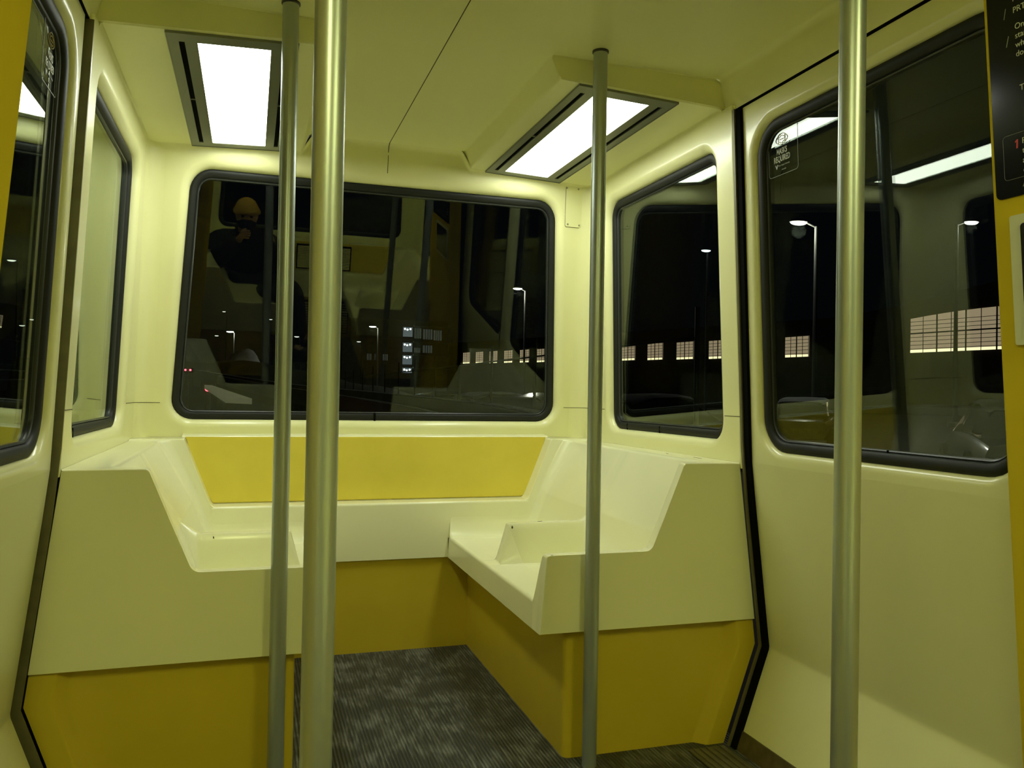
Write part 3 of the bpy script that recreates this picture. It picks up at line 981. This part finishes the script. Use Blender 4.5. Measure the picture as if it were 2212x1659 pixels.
louvre(0.60, 0.79, 14, -0.745, 'narrow louvred vent on the front seat back, mirrored in the rear window')
louvre(0.05, 0.32, 12, -0.680, 'wide louvred vent low between the front seats, mirrored in the rear window')

# ------------------------------------------------------------------ night outside
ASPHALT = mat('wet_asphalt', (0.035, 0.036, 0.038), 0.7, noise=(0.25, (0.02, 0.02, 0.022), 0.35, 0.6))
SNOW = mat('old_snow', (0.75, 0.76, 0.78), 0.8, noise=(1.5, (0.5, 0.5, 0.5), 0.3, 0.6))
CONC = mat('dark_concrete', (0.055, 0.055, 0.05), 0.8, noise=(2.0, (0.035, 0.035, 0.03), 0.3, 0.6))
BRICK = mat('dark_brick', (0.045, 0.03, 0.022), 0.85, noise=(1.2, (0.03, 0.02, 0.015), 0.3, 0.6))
DARKMETAL = mat('weathered_steel', (0.10, 0.10, 0.095), 0.7)
BLACKMETAL = mat('black_steel', (0.015, 0.015, 0.015), 0.5, metal=0.3)
LIT = emis('lit_frosted_window', (1.0, 0.74, 0.48), 0.42)
LITLOW = emis('lit_window_bottom', (1.0, 0.86, 0.50), 1.9)
LITCOOL = emis('lit_stair_window', (0.75, 0.9, 1.0), 0.16)
BULB = emis('bright_bulb', (0.9, 1.0, 1.0), 9.0)
DIMWIN = emis('dim_window', (0.9, 1.0, 0.85), 0.05)
LAMPW = emis('street_lamp_lens', (1.0, 1.0, 0.86), 14.0)
LAMPC = emis('cool_lamp_lens', (0.78, 0.9, 1.0), 6.0)
LAMPFAR = emis('distant_lamp_lens', (0.95, 1.0, 0.85), 2.2)
REDL = emis('red_lamp_lens', (1.0, 0.06, 0.10), 8.0)

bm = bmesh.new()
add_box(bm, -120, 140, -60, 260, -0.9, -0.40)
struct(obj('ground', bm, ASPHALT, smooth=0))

# long brick hall with frosted lit windows
D_ = Vector((-16, 95, 0)).normalized(); N_ = Vector((95, 16, 0)).normalized(); A_ = Vector((62, 83, 0))
def H(sv, z, out=0.0): return A_+D_*sv+N_*out+Vector((0, 0, z))
hall = empty('brick_hall', (62, 83, -0.40))
tag(hall, 'long dark brick hall with a row of frosted lit windows across the car park', 'building')
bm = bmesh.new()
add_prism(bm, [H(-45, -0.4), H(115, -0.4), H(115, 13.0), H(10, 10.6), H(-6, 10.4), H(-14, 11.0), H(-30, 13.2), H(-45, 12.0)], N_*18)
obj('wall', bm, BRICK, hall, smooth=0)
def hall_window(s0, w_, z0, h_, nc, nr, low=0.13, top=None):
    bm = bmesh.new()
    tp = [H(s0+w_*k/10, z0+h_+(0 if top is None else top(k/10)), -0.06) for k in range(11)]
    add_prism(bm, [H(s0, z0, -0.06), H(s0+w_, z0, -0.06)]+tp[::-1], N_*0.05)
    wn = obj('lit_window', bm, LIT, hall, smooth=0)
    bm = bmesh.new()
    add_prism(bm, [H(s0+.05, z0+.02, -0.09), H(s0+w_-.05, z0+.02, -0.09), H(s0+w_-.05, z0+h_*low, -0.09), H(s0+.05, z0+h_*low*0.9, -0.09)], N_*0.02)
    obj('glow_strip', bm, LITLOW, wn, smooth=0)
    bm = bmesh.new()
    for k in range(nc+1):
        c = s0+w_*k/nc; b = 0.14 if (k*2 == nc or (nc > 4 and k % 2 == 0)) else 0.05
        hh = h_+(0 if top is None else top(k/nc))
        add_prism(bm, [H(c-b/2, z0, -0.13), H(c+b/2, z0, -0.13), H(c+b/2, z0+hh, -0.13), H(c-b/2, z0+hh, -0.13)], N_*0.05)
    for k in range(nr+1):
        z = z0+h_*k/nr; b = 0.05 if not (nc > 4 and k == nr*2//3) else 0.14
        add_prism(bm, [H(s0, z-b/2, -0.125), H(s0+w_, z-b/2, -0.125), H(s0+w_, z+b/2, -0.125), H(s0, z+b/2, -0.125)], N_*0.04)
    obj('glazing_bars', bm, BLACKMETAL, wn, smooth=0, weld=False)
for k in range(15):
    s0 = -1.8+6.93*k-0.0
    if k in (1,): continue
    hall_window(s0, 3.7, 6.05+0.0172*s0, 2.5, 4, 6)
hall_window(-33.5, 18.3, 5.95, 3.2, 12, 8, 0.10, lambda t: 1.1*sin(pi*(0.18+0.62*(1-t)))-0.25)
kids_to_local(hall)

# stair tower block with four lit landings
blk = empty('office_block', (22, 119, -0.40))
tag(blk, 'dark block of flats with a stack of four lit stair landings', 'building')
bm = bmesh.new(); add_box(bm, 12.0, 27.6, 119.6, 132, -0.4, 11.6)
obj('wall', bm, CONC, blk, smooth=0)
for z0, z1 in ((9.2, 10.6), (6.95, 8.3), (5.1, 6.45), (3.85, 4.6)):
    bm = bmesh.new(); add_box(bm, 20.8, 22.2, 119.5, 119.62, z0, z1)
    wn = obj('stair_window', bm, LITCOOL, blk, smooth=0)
    for dx in (0.25, 0.62, 1.05):
        bm = bmesh.new(); bmesh.ops.create_icosphere(bm, subdivisions=2, radius=0.13)
        bmesh.ops.translate(bm, vec=(20.8+dx, 119.40, z1-0.28-(0.1 if dx == .62 else 0)), verts=bm.verts)
        obj('ceiling_bulb', bm, BULB, wn, smooth=60)
for x0, x1, z0, z1 in ((22.5, 23.5, 9.0, 10.5), (23.8, 25.2, 8.9, 10.4), (25.4, 26.6, 8.8, 10.3), (22.5, 23.4, 6.9, 7.6), (23.8, 25.2, 6.9, 8.0), (17.9, 18.6, 5.6, 6.5), (15.6, 16.2, 5.6, 6.5), (16.7, 17.1, 5.6, 6.5)):
    bm = bmesh.new(); add_box(bm, x0, x1, 119.5, 119.62, z0, z1)
    wn = obj('dim_window', bm, DIMWIN, blk, smooth=0)
    bm = bmesh.new()
    for k in range(1, 4): add_box(bm, x0+(x1-x0)*k/4-.04, x0+(x1-x0)*k/4+.04, 119.44, 119.5, z0, z1)
    obj('glazing_bars', bm, BLACKMETAL, wn, smooth=0)
for z in (11.0, 8.6, 6.7, 4.8):
    bm = bmesh.new(); add_box(bm, 22.3, 27.8, 118.7, 119.6, z-0.25, z-0.05)
    obj('balcony_slab', bm, CONC, blk, smooth=0)
kids_to_local(blk)

# street lamps
def street_lamp(x, y, z, label, arm=(0.6, 0.0), size=1.0, lens=None, light=0.0, ground=-0.40, mast=None):
    mast = mast or DARKMETAL
    root = empty('street_lamp', (x+arm[0], y+arm[1], ground))
    tag(root, label, 'street lamp', 'street lamps outside')
    bx, by = x+arm[0], y+arm[1]
    bm = bmesh.new(); add_lathe(bm, [(0.11*size, 0), (0.10*size, 0.3), (0.065*size, z-ground-0.15)], bx, by, 14, ground)
    obj('pole', bm, mast, root, smooth=50)
    bm = bmesh.new(); add_lathe(bm, [(0.30*size, 0), (0.30*size, 0.22), (0.24*size, 0.30)], bx, by, 16, ground)
    obj('footing', bm, CONC, root, smooth=40)
    bm = bmesh.new(); add_tube(bm, (bx, by, z-0.18), (x+arm[0]*.25, y+arm[1]*.25, z+0.05), 0.04*size, 0.035*size, 10)
    obj('arm', bm, mast, root, smooth=50)
    def ell(rx, ry, rz, dz, lo):
        b = bmesh.new(); bmesh.ops.create_uvsphere(b, u_segments=20, v_segments=12, radius=1.0)
        for v in b.verts: v.co = Vector((x+v.co.x*rx*size, y+v.co.y*ry*size, z+dz+(max(v.co.z, 0)*rz if not lo else min(v.co.z, 0)*rz)*size))
        return b
    hd = obj('lamp_head', ell(0.36, 0.24, 0.13, 0.0, False), DARKMETAL, root, smooth=60)
    obj('lens', ell(0.33, 0.21, 0.10, -0.005, True), lens or LAMPW, hd, smooth=60)
    if light:
        ld = bpy.data.lights.new('lamp_glow', 'POINT'); ld.energy = light; ld.color = (1, 0.97, 0.82); ld.shadow_soft_size = 0.25
        lo = bpy.data.objects.new('lamp_glow', ld); COL.objects.link(lo); lo.location = (x-root.location.x, y-root.location.y, z-0.35-ground); lo.parent = root
    kids_to_local_light(root)
    return root
def kids_to_local_light(root):
    for c in list(root.children):
        if c.type == 'LIGHT': continue
        for k in [c]+list(c.children):
            k.data.transform(Matrix.Translation(-root.location))
street_lamp(37.13, 35.09, 10.9, 'bright street lamp on a dark mast in front of the big arched hall window', (-0.75, 0.24), 1.25, light=260, mast=MAST)
street_lamp(18.56, 25.32, 7.49, 'bright street lamp on a pale mast close outside the right door pane', (0.62, -0.2), 1.0, light=220)
street_lamp(18.06, 56.97, 8.76, 'street lamp shining high in the rear window above the hall windows', (0.6, 0.0), 1.0, light=1100, mast=MAST)
street_lamp(10.81, 80.31, 7.38, 'street lamp on a tall mast beside the stack of lit stair landings', (0.55, 0.0), 1.0, light=160)
street_lamp(-2.84, 100.43, 7.7, 'street lamp over the snow heap behind the rear window', (0.5, 0.0), 1.2, light=300)
street_lamp(31.17, 52.73, 11.79, 'bluish double floodlight high behind the side pane of the right bench', (0.3, 0.3), 1.1, LAMPC, mast=MAST)
for x, y, z, lab in [(-5.73, 138.08, 9.47, 'tiny distant street lamp furthest left past the snow heap'), (2.91, 114.33, 8.12, 'small distant street lamp just left of the thin pole'),
                     (4.81, 103.23, 7.57, 'small distant street lamp between the two paired poles'), (-5.34, 158.88, 15.21, 'tiny far lamp high above the snow heap'),
                     (2.86, 156.27, 13.92, 'tiny far lamp high beside the thin pole'), (-17.35, 68.29, 10.18, 'bright double lamp seen through the left door pane'),
                     (-24.53, 102.12, 7.61, 'small low lamp seen through the left door pane'), (-23.47, 101.77, 8.29, 'small upper lamp seen through the left door pane'),
                     (14.3, 119.0, 8.18, 'long flat lamp glowing at the corner of the dark block of flats')]:
    street_lamp(x, y, z, lab, (0.4, 0.0), 0.9, LAMPFAR, mast=MAST)

# guideway walls that bend away behind the vehicle, with snow on their tops
def ribbon(name, pts, wdt, dz, m, parent=None, cap=None):
    bm = bmesh.new()
    P = [Vector(p) for p in pts]
    rows = []
    for i, p in enumerate(P):
        t = (P[min(i+1, len(P)-1)]-P[max(i-1, 0)]); t.z = 0; t.normalize()
        n = Vector((t.y, -t.x, 0))
        rows.append([p-n*wdt/2, p+n*wdt/2, p+n*wdt/2-Vector((0, 0, dz)), p-n*wdt/2-Vector((0, 0, dz))])
    g = quad_grid(bm, rows, close_u=True)
    bm.faces.new(g[0]); bm.faces.new(g[-1][::-1])
    return obj(name, bm, m, parent, smooth=30)
def smooth_path(p, n=6):
    out = []
    P = [Vector(q) for q in p]
    for i in range(len(P)-1):
        a, b, c, d = P[max(i-1, 0)], P[i], P[i+1], P[min(i+2, len(P)-1)]
        for k in range(n):
            t = k/n
            out.append(0.5*((2*b)+(c-a)*t+(2*a-5*b+4*c-d)*t*t+(3*b-a-3*c+d)*t**3))
    out.append(P[-1])
    return out
pa = smooth_path([(1.45, 5.1, 0.86), (1.75, 6.5, 0.86), (2.5, 11.65, 0.88), (2.6, 22.1, 0.99), (0.6, 35.3, 1.31), (-3.5, 53.4, 2.11), (-5.7, 64.7, 2.58)])
g1 = ribbon('guideway_wall', pa, 0.22, 1.0, CONC)
tag(g1, 'low outer wall of the guideway with old snow along its top, bending away', 'guideway wall')
ribbon('snow_cap', [p+Vector((0, 0, 0.012)) for p in pa], 0.16, 0.03, SNOW, g1)
pb = smooth_path([(0.85, 5.0, 0.80), (1.12, 8.9, 0.85), (0.8, 15.3, 0.96), (-0.25, 23.0, 1.17), (-1.6, 31.9, 1.48)])
g2 = ribbon('guideway_wall', pb, 0.10, 0.30, BLACKMETAL)
tag(g2, 'dark inner rail of the guideway with a thin line of frost', 'guideway rail')
ribbon('snow_cap', [p+Vector((0.02, 0, 0.006)) for p in pb], 0.045, 0.02, SNOW, g2)
bm = bmesh.new()
add_prism(bm, [(-0.72, 9.0, 0.915), (-0.46, 9.0, 0.905), (-1.05, 13.6, 1.055), (-1.16, 13.6, 1.06)], (0, 0, -0.06))
pl = obj('guideway_plate', bm, mat('lit_plate_glow', (0.45, 0.44, 0.30), 0.6, emit=((0.9, 0.85, 0.5), 0.10)), smooth=30)  # concrete plate; weak emission stands in for the lamplight falling on it
tag(pl, 'lit concrete plate lying on the guideway beside the red signal', 'concrete plate')
bm = bmesh.new()
for dx, dy, k in ((0, 0, 0),):
    add_box(bm, -0.06, 0.06, -0.06, 0.06, -0.3, 0.6, 0.01, mtx=Matrix.Translation((-0.82, 11.0, 0.36)))
obj('post', bm, CONC, pl, smooth=0)
def signal(x, y, z, n, label):
    root = empty('signal_lamp', (x, y, -0.40)); tag(root, label, 'signal lamp')
    bm = bmesh.new(); add_tube(bm, (x, y, -0.40), (x, y, z-0.1), 0.05, seg=10); obj('post', bm, BLACKMETAL, root)
    bm = bmesh.new(); add_box(bm, x-0.13*n, x+0.13*n, y-0.05, y+0.05, z-0.12, z+0.12, 0.02); h = obj('housing', bm, BLACKMETAL, root)
    for k in range(n):
        bm = bmesh.new(); add_tube(bm, (x+(k-(n-1)/2)*0.16*(1+.2*n), y-0.07, z), (x+(k-(n-1)/2)*0.16*(1+.2*n), y-0.04, z), 0.05, seg=14)
        obj('lens', bm, REDL, h)
    kids_to_local(root)
signal(-3.40, 42.95, 1.90, 2, 'pair of red signal lights low at the corner of the rear window')
signal(-1.22, 15.99, 1.00, 1, 'single red signal light above the lit concrete plate on the guideway')

# snow heap
bm = bmesh.new()
bmesh.ops.create_icosphere(bm, subdivisions=4, radius=1.0)
for v in bm.verts:
    nz = 0.12*sin(5*v.co.x+2)*cos(4*v.co.y)+0.06*sin(11*v.co.x)
    v.co = Vector((-0.7+v.co.x*2.6*(1+nz), 62.9+v.co.y*2.4, -0.4+max(v.co.z, -0.1)*(4.25+1.5*nz)*(1-0.25*(v.co.x > 0)*v.co.x)))
tag(obj('snow_heap', bm, SNOW, smooth=60), 'grey heap of cleared snow beyond the guideway', 'snow heap')

# dark bank in front of it
bm = bmesh.new()
prof = [(0.0, -0.4), (1.5, 1.9), (2.6, 2.75), (3.4, 2.8), (5.0, 2.0), (7.0, -0.4)]
quad_grid(bm, [[Vector((x, 53.5+y+0.3*sin(x*.7), z*(1.0 if z < 0 else max(0.25, 1.0-max(0.0, x-0.5)*0.07))+0.12*sin(x*1.3+z))) for y, z in prof] for x in [-14+1.0*k for k in range(33)]])
tag(obj('earth_bank', bm, ASPHALT, smooth=50), 'dark low bank below the snow heap', 'bank')

# slim fence along the guideway
fen = empty('fence', (6, 20, -0.40)); tag(fen, 'thin black picket fence between the guideway and the parked cars', 'fence')
fp = [(3.05+0.012*(y-6)**1.2 - 0.0011*(y-6)**2, y) for y in [6+2.1*k for k in range(20)]]
for x, y in fp:
    bm = bmesh.new(); add_tube(bm, (x, y, -0.40), (x, y, 1.75), 0.022, seg=8); obj('post', bm, BLACKMETAL, fen)
for z in (0.2, 1.5):
    bm = bmesh.new()
    for a, b in zip(fp, fp[1:]): add_tube(bm, (*a, z), (*b, z), 0.012, seg=6)
    obj('rail', bm, BLACKMETAL, fen, weld=False)
kids_to_local(fen)

# parked cars
CARP = [mat('car_paint_grey', (0.16, 0.16, 0.15), 0.25, metal=0.4, coat=0.6), mat('car_paint_dark', (0.03, 0.03, 0.035), 0.2, coat=0.6), mat('car_paint_white', (0.55, 0.56, 0.55), 0.3, coat=0.6)]
CARGLASS = mat('car_glass', (0.01, 0.012, 0.012), 0.05)
TYRE = mat('tyre', (0.01, 0.01, 0.01), 0.8)
def car(x, y, rot, label, paint, snow):
    M = Matrix.Translation((x, y, -0.40)) @ Matrix.Rotation(rot, 4, 'Z')
    root = empty('parked_car'); root.matrix_world = M
    root.location = (x, y, -0.40); root.rotation_euler = (0, 0, rot)
    tag(root, label, 'car')
    # body sections along the length: (x, half width, bottom, top)
    secs = [(-2.15, 0.62, 0.42, 0.62), (-2.08, 0.80, 0.30, 0.78), (-1.5, 0.88, 0.24, 0.88), (-0.9, 0.90, 0.22, 0.92), (0.0, 0.90, 0.22, 0.92), (0.9, 0.90, 0.22, 0.90), (1.5, 0.88, 0.24, 0.80), (2.0, 0.80, 0.30, 0.70), (2.15, 0.60, 0.40, 0.58)]
    bm = bmesh.new(); rows = []
    for sx, hw, b, t in secs:
        rows.append([Vector((sx, yy, zz)) for yy, zz in [(-hw*.9, b), (-hw, b+.15), (-hw, t-.18), (-hw*.93, t-.04), (-hw*.7, t), (hw*.7, t), (hw*.93, t-.04), (hw, t-.18), (hw, b+.15), (hw*.9, b)]])
    g = quad_grid(bm, rows, close_u=True); bm.faces.new(g[0]); bm.faces.new(g[-1][::-1])
    obj('body', bm, paint, root, smooth=50)
    secs = [(-1.75, 0.70, 0.86), (-1.15, 0.64, 1.32), (-0.7, 0.62, 1.42), (0.0, 0.62, 1.44), (0.35, 0.62, 1.40), (1.15, 0.70, 0.86)]
    bm = bmesh.new(); rows = []
    for sx, hw, t in secs:
        k = (t-0.86)/0.58
        rows.append([Vector((sx, yy, zz)) for yy, zz in [(-0.80, 0.84), (-0.80+0.16*k, 0.86+(t-0.86)*.8), (-hw+.12, t), (hw-.12, t), (0.80-0.16*k, 0.86+(t-0.86)*.8), (0.80, 0.84)]])
    quad_grid(bm, rows)
    obj('cabin_glass', bm, CARGLASS, root, smooth=50)
    bm = bmesh.new(); rows = []
    for sx, t in ((-1.2, 1.33), (-0.7, 1.445), (0.0, 1.465), (0.4, 1.42)):
        rows.append([Vector((sx, yy, t-dz)) for yy, dz in [(-0.66, .07), (-0.55, .012), (0, 0), (0.55, .012), (0.66, .07)]]+[Vector((sx, yy, t-.09)) for yy in (0.6, 0, -0.6)])
    g = quad_grid(bm, rows, close_u=True); bm.faces.new(g[0]); bm.faces.new(g[-1][::-1])
    obj('roof', bm, SNOW if snow else paint, root, smooth=50)
    for sx in (-1.35, 1.35):
        for sy in (-0.86, 0.86):
            bm = bmesh.new(); add_tube(bm, (sx, sy-0.1, 0.31), (sx, sy+0.1, 0.31), 0.31, seg=20)
            obj('wheel', bm, TYRE, root, smooth=40)
    return root
car(6.2, 27.5, 0.2, 'dark car furthest along the row behind the rear window', CARP[1], False)
car(6.5, 23.0, 0.25, 'pale roofed car parked behind the stack of stair landings', CARP[0], True)
car(6.9, 18.7, 0.25, 'dark low car parked mid row behind the fence', CARP[1], False)
car(7.2, 14.6, 0.3, 'snow dusted car in the lower right of the rear window', CARP[0], True)
car(11.9, 10.6, 0.9, 'snow dusted car close below the right door pane', CARP[2], True)
car(15.5, 20.8, 0.8, 'small snow dusted car at the foot of the pale mast', CARP[0], True)

# ------------------------------------------------------------------ the photographer, mirrored in the rear window
SKIN = mat('skin', (0.50, 0.30, 0.20), 0.5)
COAT = mat('black_coat_cloth', (0.010, 0.010, 0.011), 0.85)
JEANS = mat('dark_jeans', (0.02, 0.022, 0.03), 0.85)
KNIT = mat('ochre_knit', (0.42, 0.27, 0.05), 0.9, bump=(90, 0.5, 0.004))
BOOT = mat('boot_leather', (0.015, 0.013, 0.012), 0.5)
EYE = mat('eye', (0.02, 0.015, 0.01), 0.2)
MASK = mat('dark_face_mask', (0.02, 0.02, 0.025), 0.8)
PHONE = mat('phone_black', (0.02, 0.02, 0.022), 0.2)

def skin_bm(verts, edges, root=0, sub=2):
    """grow one continuous surface round a skeleton: verts = [((x, y, z), radius or (rx, ry))]"""
    me = bpy.data.meshes.new('sk')
    me.from_pydata([v[0] for v in verts], edges, [])
    o = bpy.data.objects.new('sk', me); COL.objects.link(o)
    sm = o.modifiers.new('skin', 'SKIN'); sm.use_smooth_shade = True
    ss_ = o.modifiers.new('sub', 'SUBSURF'); ss_.levels = sub; ss_.render_levels = sub
    for i, v in enumerate(verts):
        r = v[1] if isinstance(v[1], tuple) else (v[1], v[1])
        me.skin_vertices[0].data[i].radius = r
        me.skin_vertices[0].data[i].use_root = (i == root)
    dg = bpy.context.evaluated_depsgraph_get(); dg.update()
    m2 = bpy.data.meshes.new_from_object(o.evaluated_get(dg))
    bm = bmesh.new(); bm.from_mesh(m2)
    bpy.data.objects.remove(o); bpy.data.meshes.remove(me); bpy.data.meshes.remove(m2)
    return bm

PH = CAM - f_*0.010 + r_*0.028                  # middle of the phone, just behind the lens
per = empty('person', (-0.52, -0.36, 0.0))
tag(per, 'seated person in black coat and ochre beanie holding a phone, mirrored in rear window', 'person')
V, E_ = [], []
def jv(p, r): V.append((tuple(p), r)); return len(V)-1
def je(*ids):
    for a, b in zip(ids, ids[1:]): E_.append((a, b))
pel = jv((-0.545, -0.40, 0.55), (0.15, 0.12))
spi = jv((-0.545, -0.40, 0.70), (0.14, 0.11))
che = jv((-0.545, -0.375, 0.80), (0.165, 0.120))
nkb = jv((-0.545, -0.345, 0.905), 0.065)
nek = jv((-0.540, -0.325, 0.960), 0.056)
jaw = jv((-0.535, -0.295, 1.015), (0.068, 0.072))
hea = jv((-0.532, -0.300, 1.085), (0.078, 0.092))
crn = jv((-0.532, -0.305, 1.145), (0.062, 0.074))
je(pel, spi, che, nkb, nek, jaw, hea, crn)
nose = jv((-0.527, -0.200, 1.068), 0.011); je(hea, nose)
for sg in (-1, 1):
    ear = jv((-0.532+sg*0.085, -0.305, 1.075), (0.010, 0.020)); je(hea, ear)
hands = {}
for sg, name in ((-1, 'l'), (1, 'r')):
    sh_ = jv((-0.545+sg*0.205, -0.36, 0.865), 0.072)
    el = jv((-0.545+sg*0.265, -0.20, 0.68), 0.055)
    hand_c = PH + r_*(sg*0.098) - f_*0.030 - Vector((0, 0, 0.012))
    wri = jv(hand_c - Vector((sg*-0.020, 0.055, 0.055)), 0.027)
    pal = jv(hand_c, (0.034, 0.016))
    je(che, sh_, el, wri, pal)
    for k in range(4):
        up = d_*(-0.030+0.020*k)
        base = hand_c + up*0.9 - r_*(sg*0.012) + f_*0.012
        ln = (0.90, 1.0, 0.95, 0.78)[k]
        a = jv(base + f_*0.022*ln + r_*(sg*0.004), 0.0085)
        b = jv(base + f_*0.034*ln - r_*(sg*0.020*ln), 0.0078)
        c = jv(base + f_*0.030*ln - r_*(sg*0.036*ln), 0.0070)
        je(pal, a, b, c)
    t1 = jv(hand_c - r_*(sg*0.010) - d_*0.028 - f_*0.004, 0.0105)
    t2 = jv(hand_c - r_*(sg*0.034) - d_*0.034 - f_*0.002, 0.0090)
    je(pal, t1, t2)
    # leg: thigh out over the seat edge, shin down, foot
    hip = jv((-0.545+sg*0.075, -0.385 + (-sg)*0.02, 0.53), 0.088)
    kne = jv((-0.20+sg*0.055, -0.24 - sg*0.15, 0.515), 0.058)
    ank = jv((-0.13+sg*0.05, -0.21 - sg*0.14, 0.105), 0.038)
    toe = jv((0.02+sg*0.05, -0.17 - sg*0.14, 0.048), 0.038)
    je(pel, hip, kne, ank, toe)
body = obj('body', skin_bm(V, E_, 0), SKIN, per, smooth=180)
# clothes follow the same skeleton
def grow(ids, names, m, extra, sub=2, root=0):
    idx = {v: i for i, v in enumerate(ids)}
    vv = [(V[i][0], tuple(x+extra for x in (V[i][1] if isinstance(V[i][1], tuple) else (V[i][1],)*2))) for i in ids]
    ee = [(idx[a], idx[b]) for a, b in E_ if a in idx and b in idx]
    return obj(names, skin_bm(vv, ee, root, sub), m, per, smooth=180)
arm_ids = [i for i, v in enumerate(V)]
sh_ids = [b for a, b in E_ if a == che and b != nkb]
coat_ids = [pel, spi, che, nkb]
for s0 in sh_ids:
    el_ = [b for a, b in E_ if a == s0][0]; wr_ = [b for a, b in E_ if a == el_][0]
    coat_ids += [s0, el_, wr_]
grow(coat_ids, 'coat', COAT, 0.040)
bm = skin_bm([((-0.545, -0.355, 0.93), 0.088), ((-0.542, -0.335, 0.945), 0.088), ((-0.540, -0.325, 0.965), 0.084)], [(0, 1), (1, 2)])
obj('collar', bm, COAT, per, smooth=180)
leg_ids = [pel]
for hp in [b for a, b in E_ if a == pel and b != spi]:
    kn_ = [b for a, b in E_ if a == hp][0]; an_ = [b for a, b in E_ if a == kn_][0]
    leg_ids += [hp, kn_, an_]
    to_ = [b for a, b in E_ if a == an_][0]
    bm = skin_bm([(tuple(Vector(V[an_][0])+Vector((0, 0, 0.10))), 0.055), (tuple(Vector(V[an_][0])+Vector((-.02, 0, -0.02))), 0.060), (V[an_][0][:2]+(0.058,), 0.052), ((V[to_][0][0]+0.035, V[to_][0][1], 0.055), 0.056)], [(0, 1), (1, 2), (2, 3)])
    obj('boot', bm, BOOT, per, smooth=180)
grow(leg_ids, 'trousers', JEANS, 0.014)
# beanie, mask, eyes
def ellipsoid(c, r, zmin=-1.0, zmax=1.0, seg=28, flat=None):
    bm = bmesh.new(); rows = []
    n = 14
    a0, a1 = math.asin(zmin), math.asin(zmax)
    for k in range(n+1):
        t = a0+(a1-a0)*k/n
        rows.append([Vector((c[0]+r[0]*cos(t)*cos(2*pi*j/seg), c[1]+r[1]*cos(t)*sin(2*pi*j/seg), c[2]+r[2]*sin(t))) for j in range(seg)])
    g = quad_grid(bm, rows, close_u=True)
    if zmin > -1: bm.faces.new(g[0][::-1])
    return bm
beanie = obj('beanie', ellipsoid((-0.532, -0.306, 1.095), (0.094, 0.112, 0.118), -0.02, 1.0), KNIT, per, smooth=80)
bm = bmesh.new()
rows = []
for rr, z in ((0.096, 1.092), (0.101, 1.096), (0.102, 1.118), (0.097, 1.126)):
    rows.append([Vector((-0.532+rr*cos(2*pi*j/30), -0.306+rr*1.18*sin(2*pi*j/30), z)) for j in range(30)])
quad_grid(bm, rows, close_u=True)
obj('cuff', bm, KNIT, beanie, smooth=80)
bm = ellipsoid((-0.534, -0.285, 1.022), (0.075, 0.090, 0.052), -0.95, 0.95)
for v in bm.verts:
    if v.co.y < -0.285: v.co.y = -0.285+(v.co.y+0.285)*0.2
obj('face_mask', bm, MASK, per, smooth=80)
for sg in (-1, 1):
    bm = bmesh.new(); bmesh.ops.create_uvsphere(bm, u_segments=12, v_segments=8, radius=0.011)
    bmesh.ops.translate(bm, vec=(-0.530+sg*0.032, -0.213, 1.082), verts=bm.verts)
    obj('eye', bm, EYE, per, smooth=80)
kids_to_local(per)

ph = empty('phone', PH)
tag(ph, 'black phone held sideways in the hands of the seated person', 'phone')
Mp = Matrix((r_, -d_, -f_)).transposed().to_4x4(); Mp.translation = PH
bm = bmesh.new(); add_box(bm, -0.074, 0.074, -0.036, 0.036, -0.002, 0.0055, 0.002, mtx=Mp); obj('case', bm, PHONE, ph, smooth=30)
bm = bmesh.new(); add_box(bm, -0.070, 0.070, -0.033, 0.033, 0.0052, 0.0060, 0, mtx=Mp); obj('screen', bm, SCREEN, ph, smooth=0)
bm = bmesh.new()
Mc = Mp @ Matrix.Translation((-0.050, 0.012, -0.0028))
add_box(bm, -0.008, 0.008, -0.012, 0.012, -0.0008, 0.001, 0.0006, mtx=Mc); obj('camera_bump', bm, SCREEN, ph, smooth=30)
kids_to_local(ph)
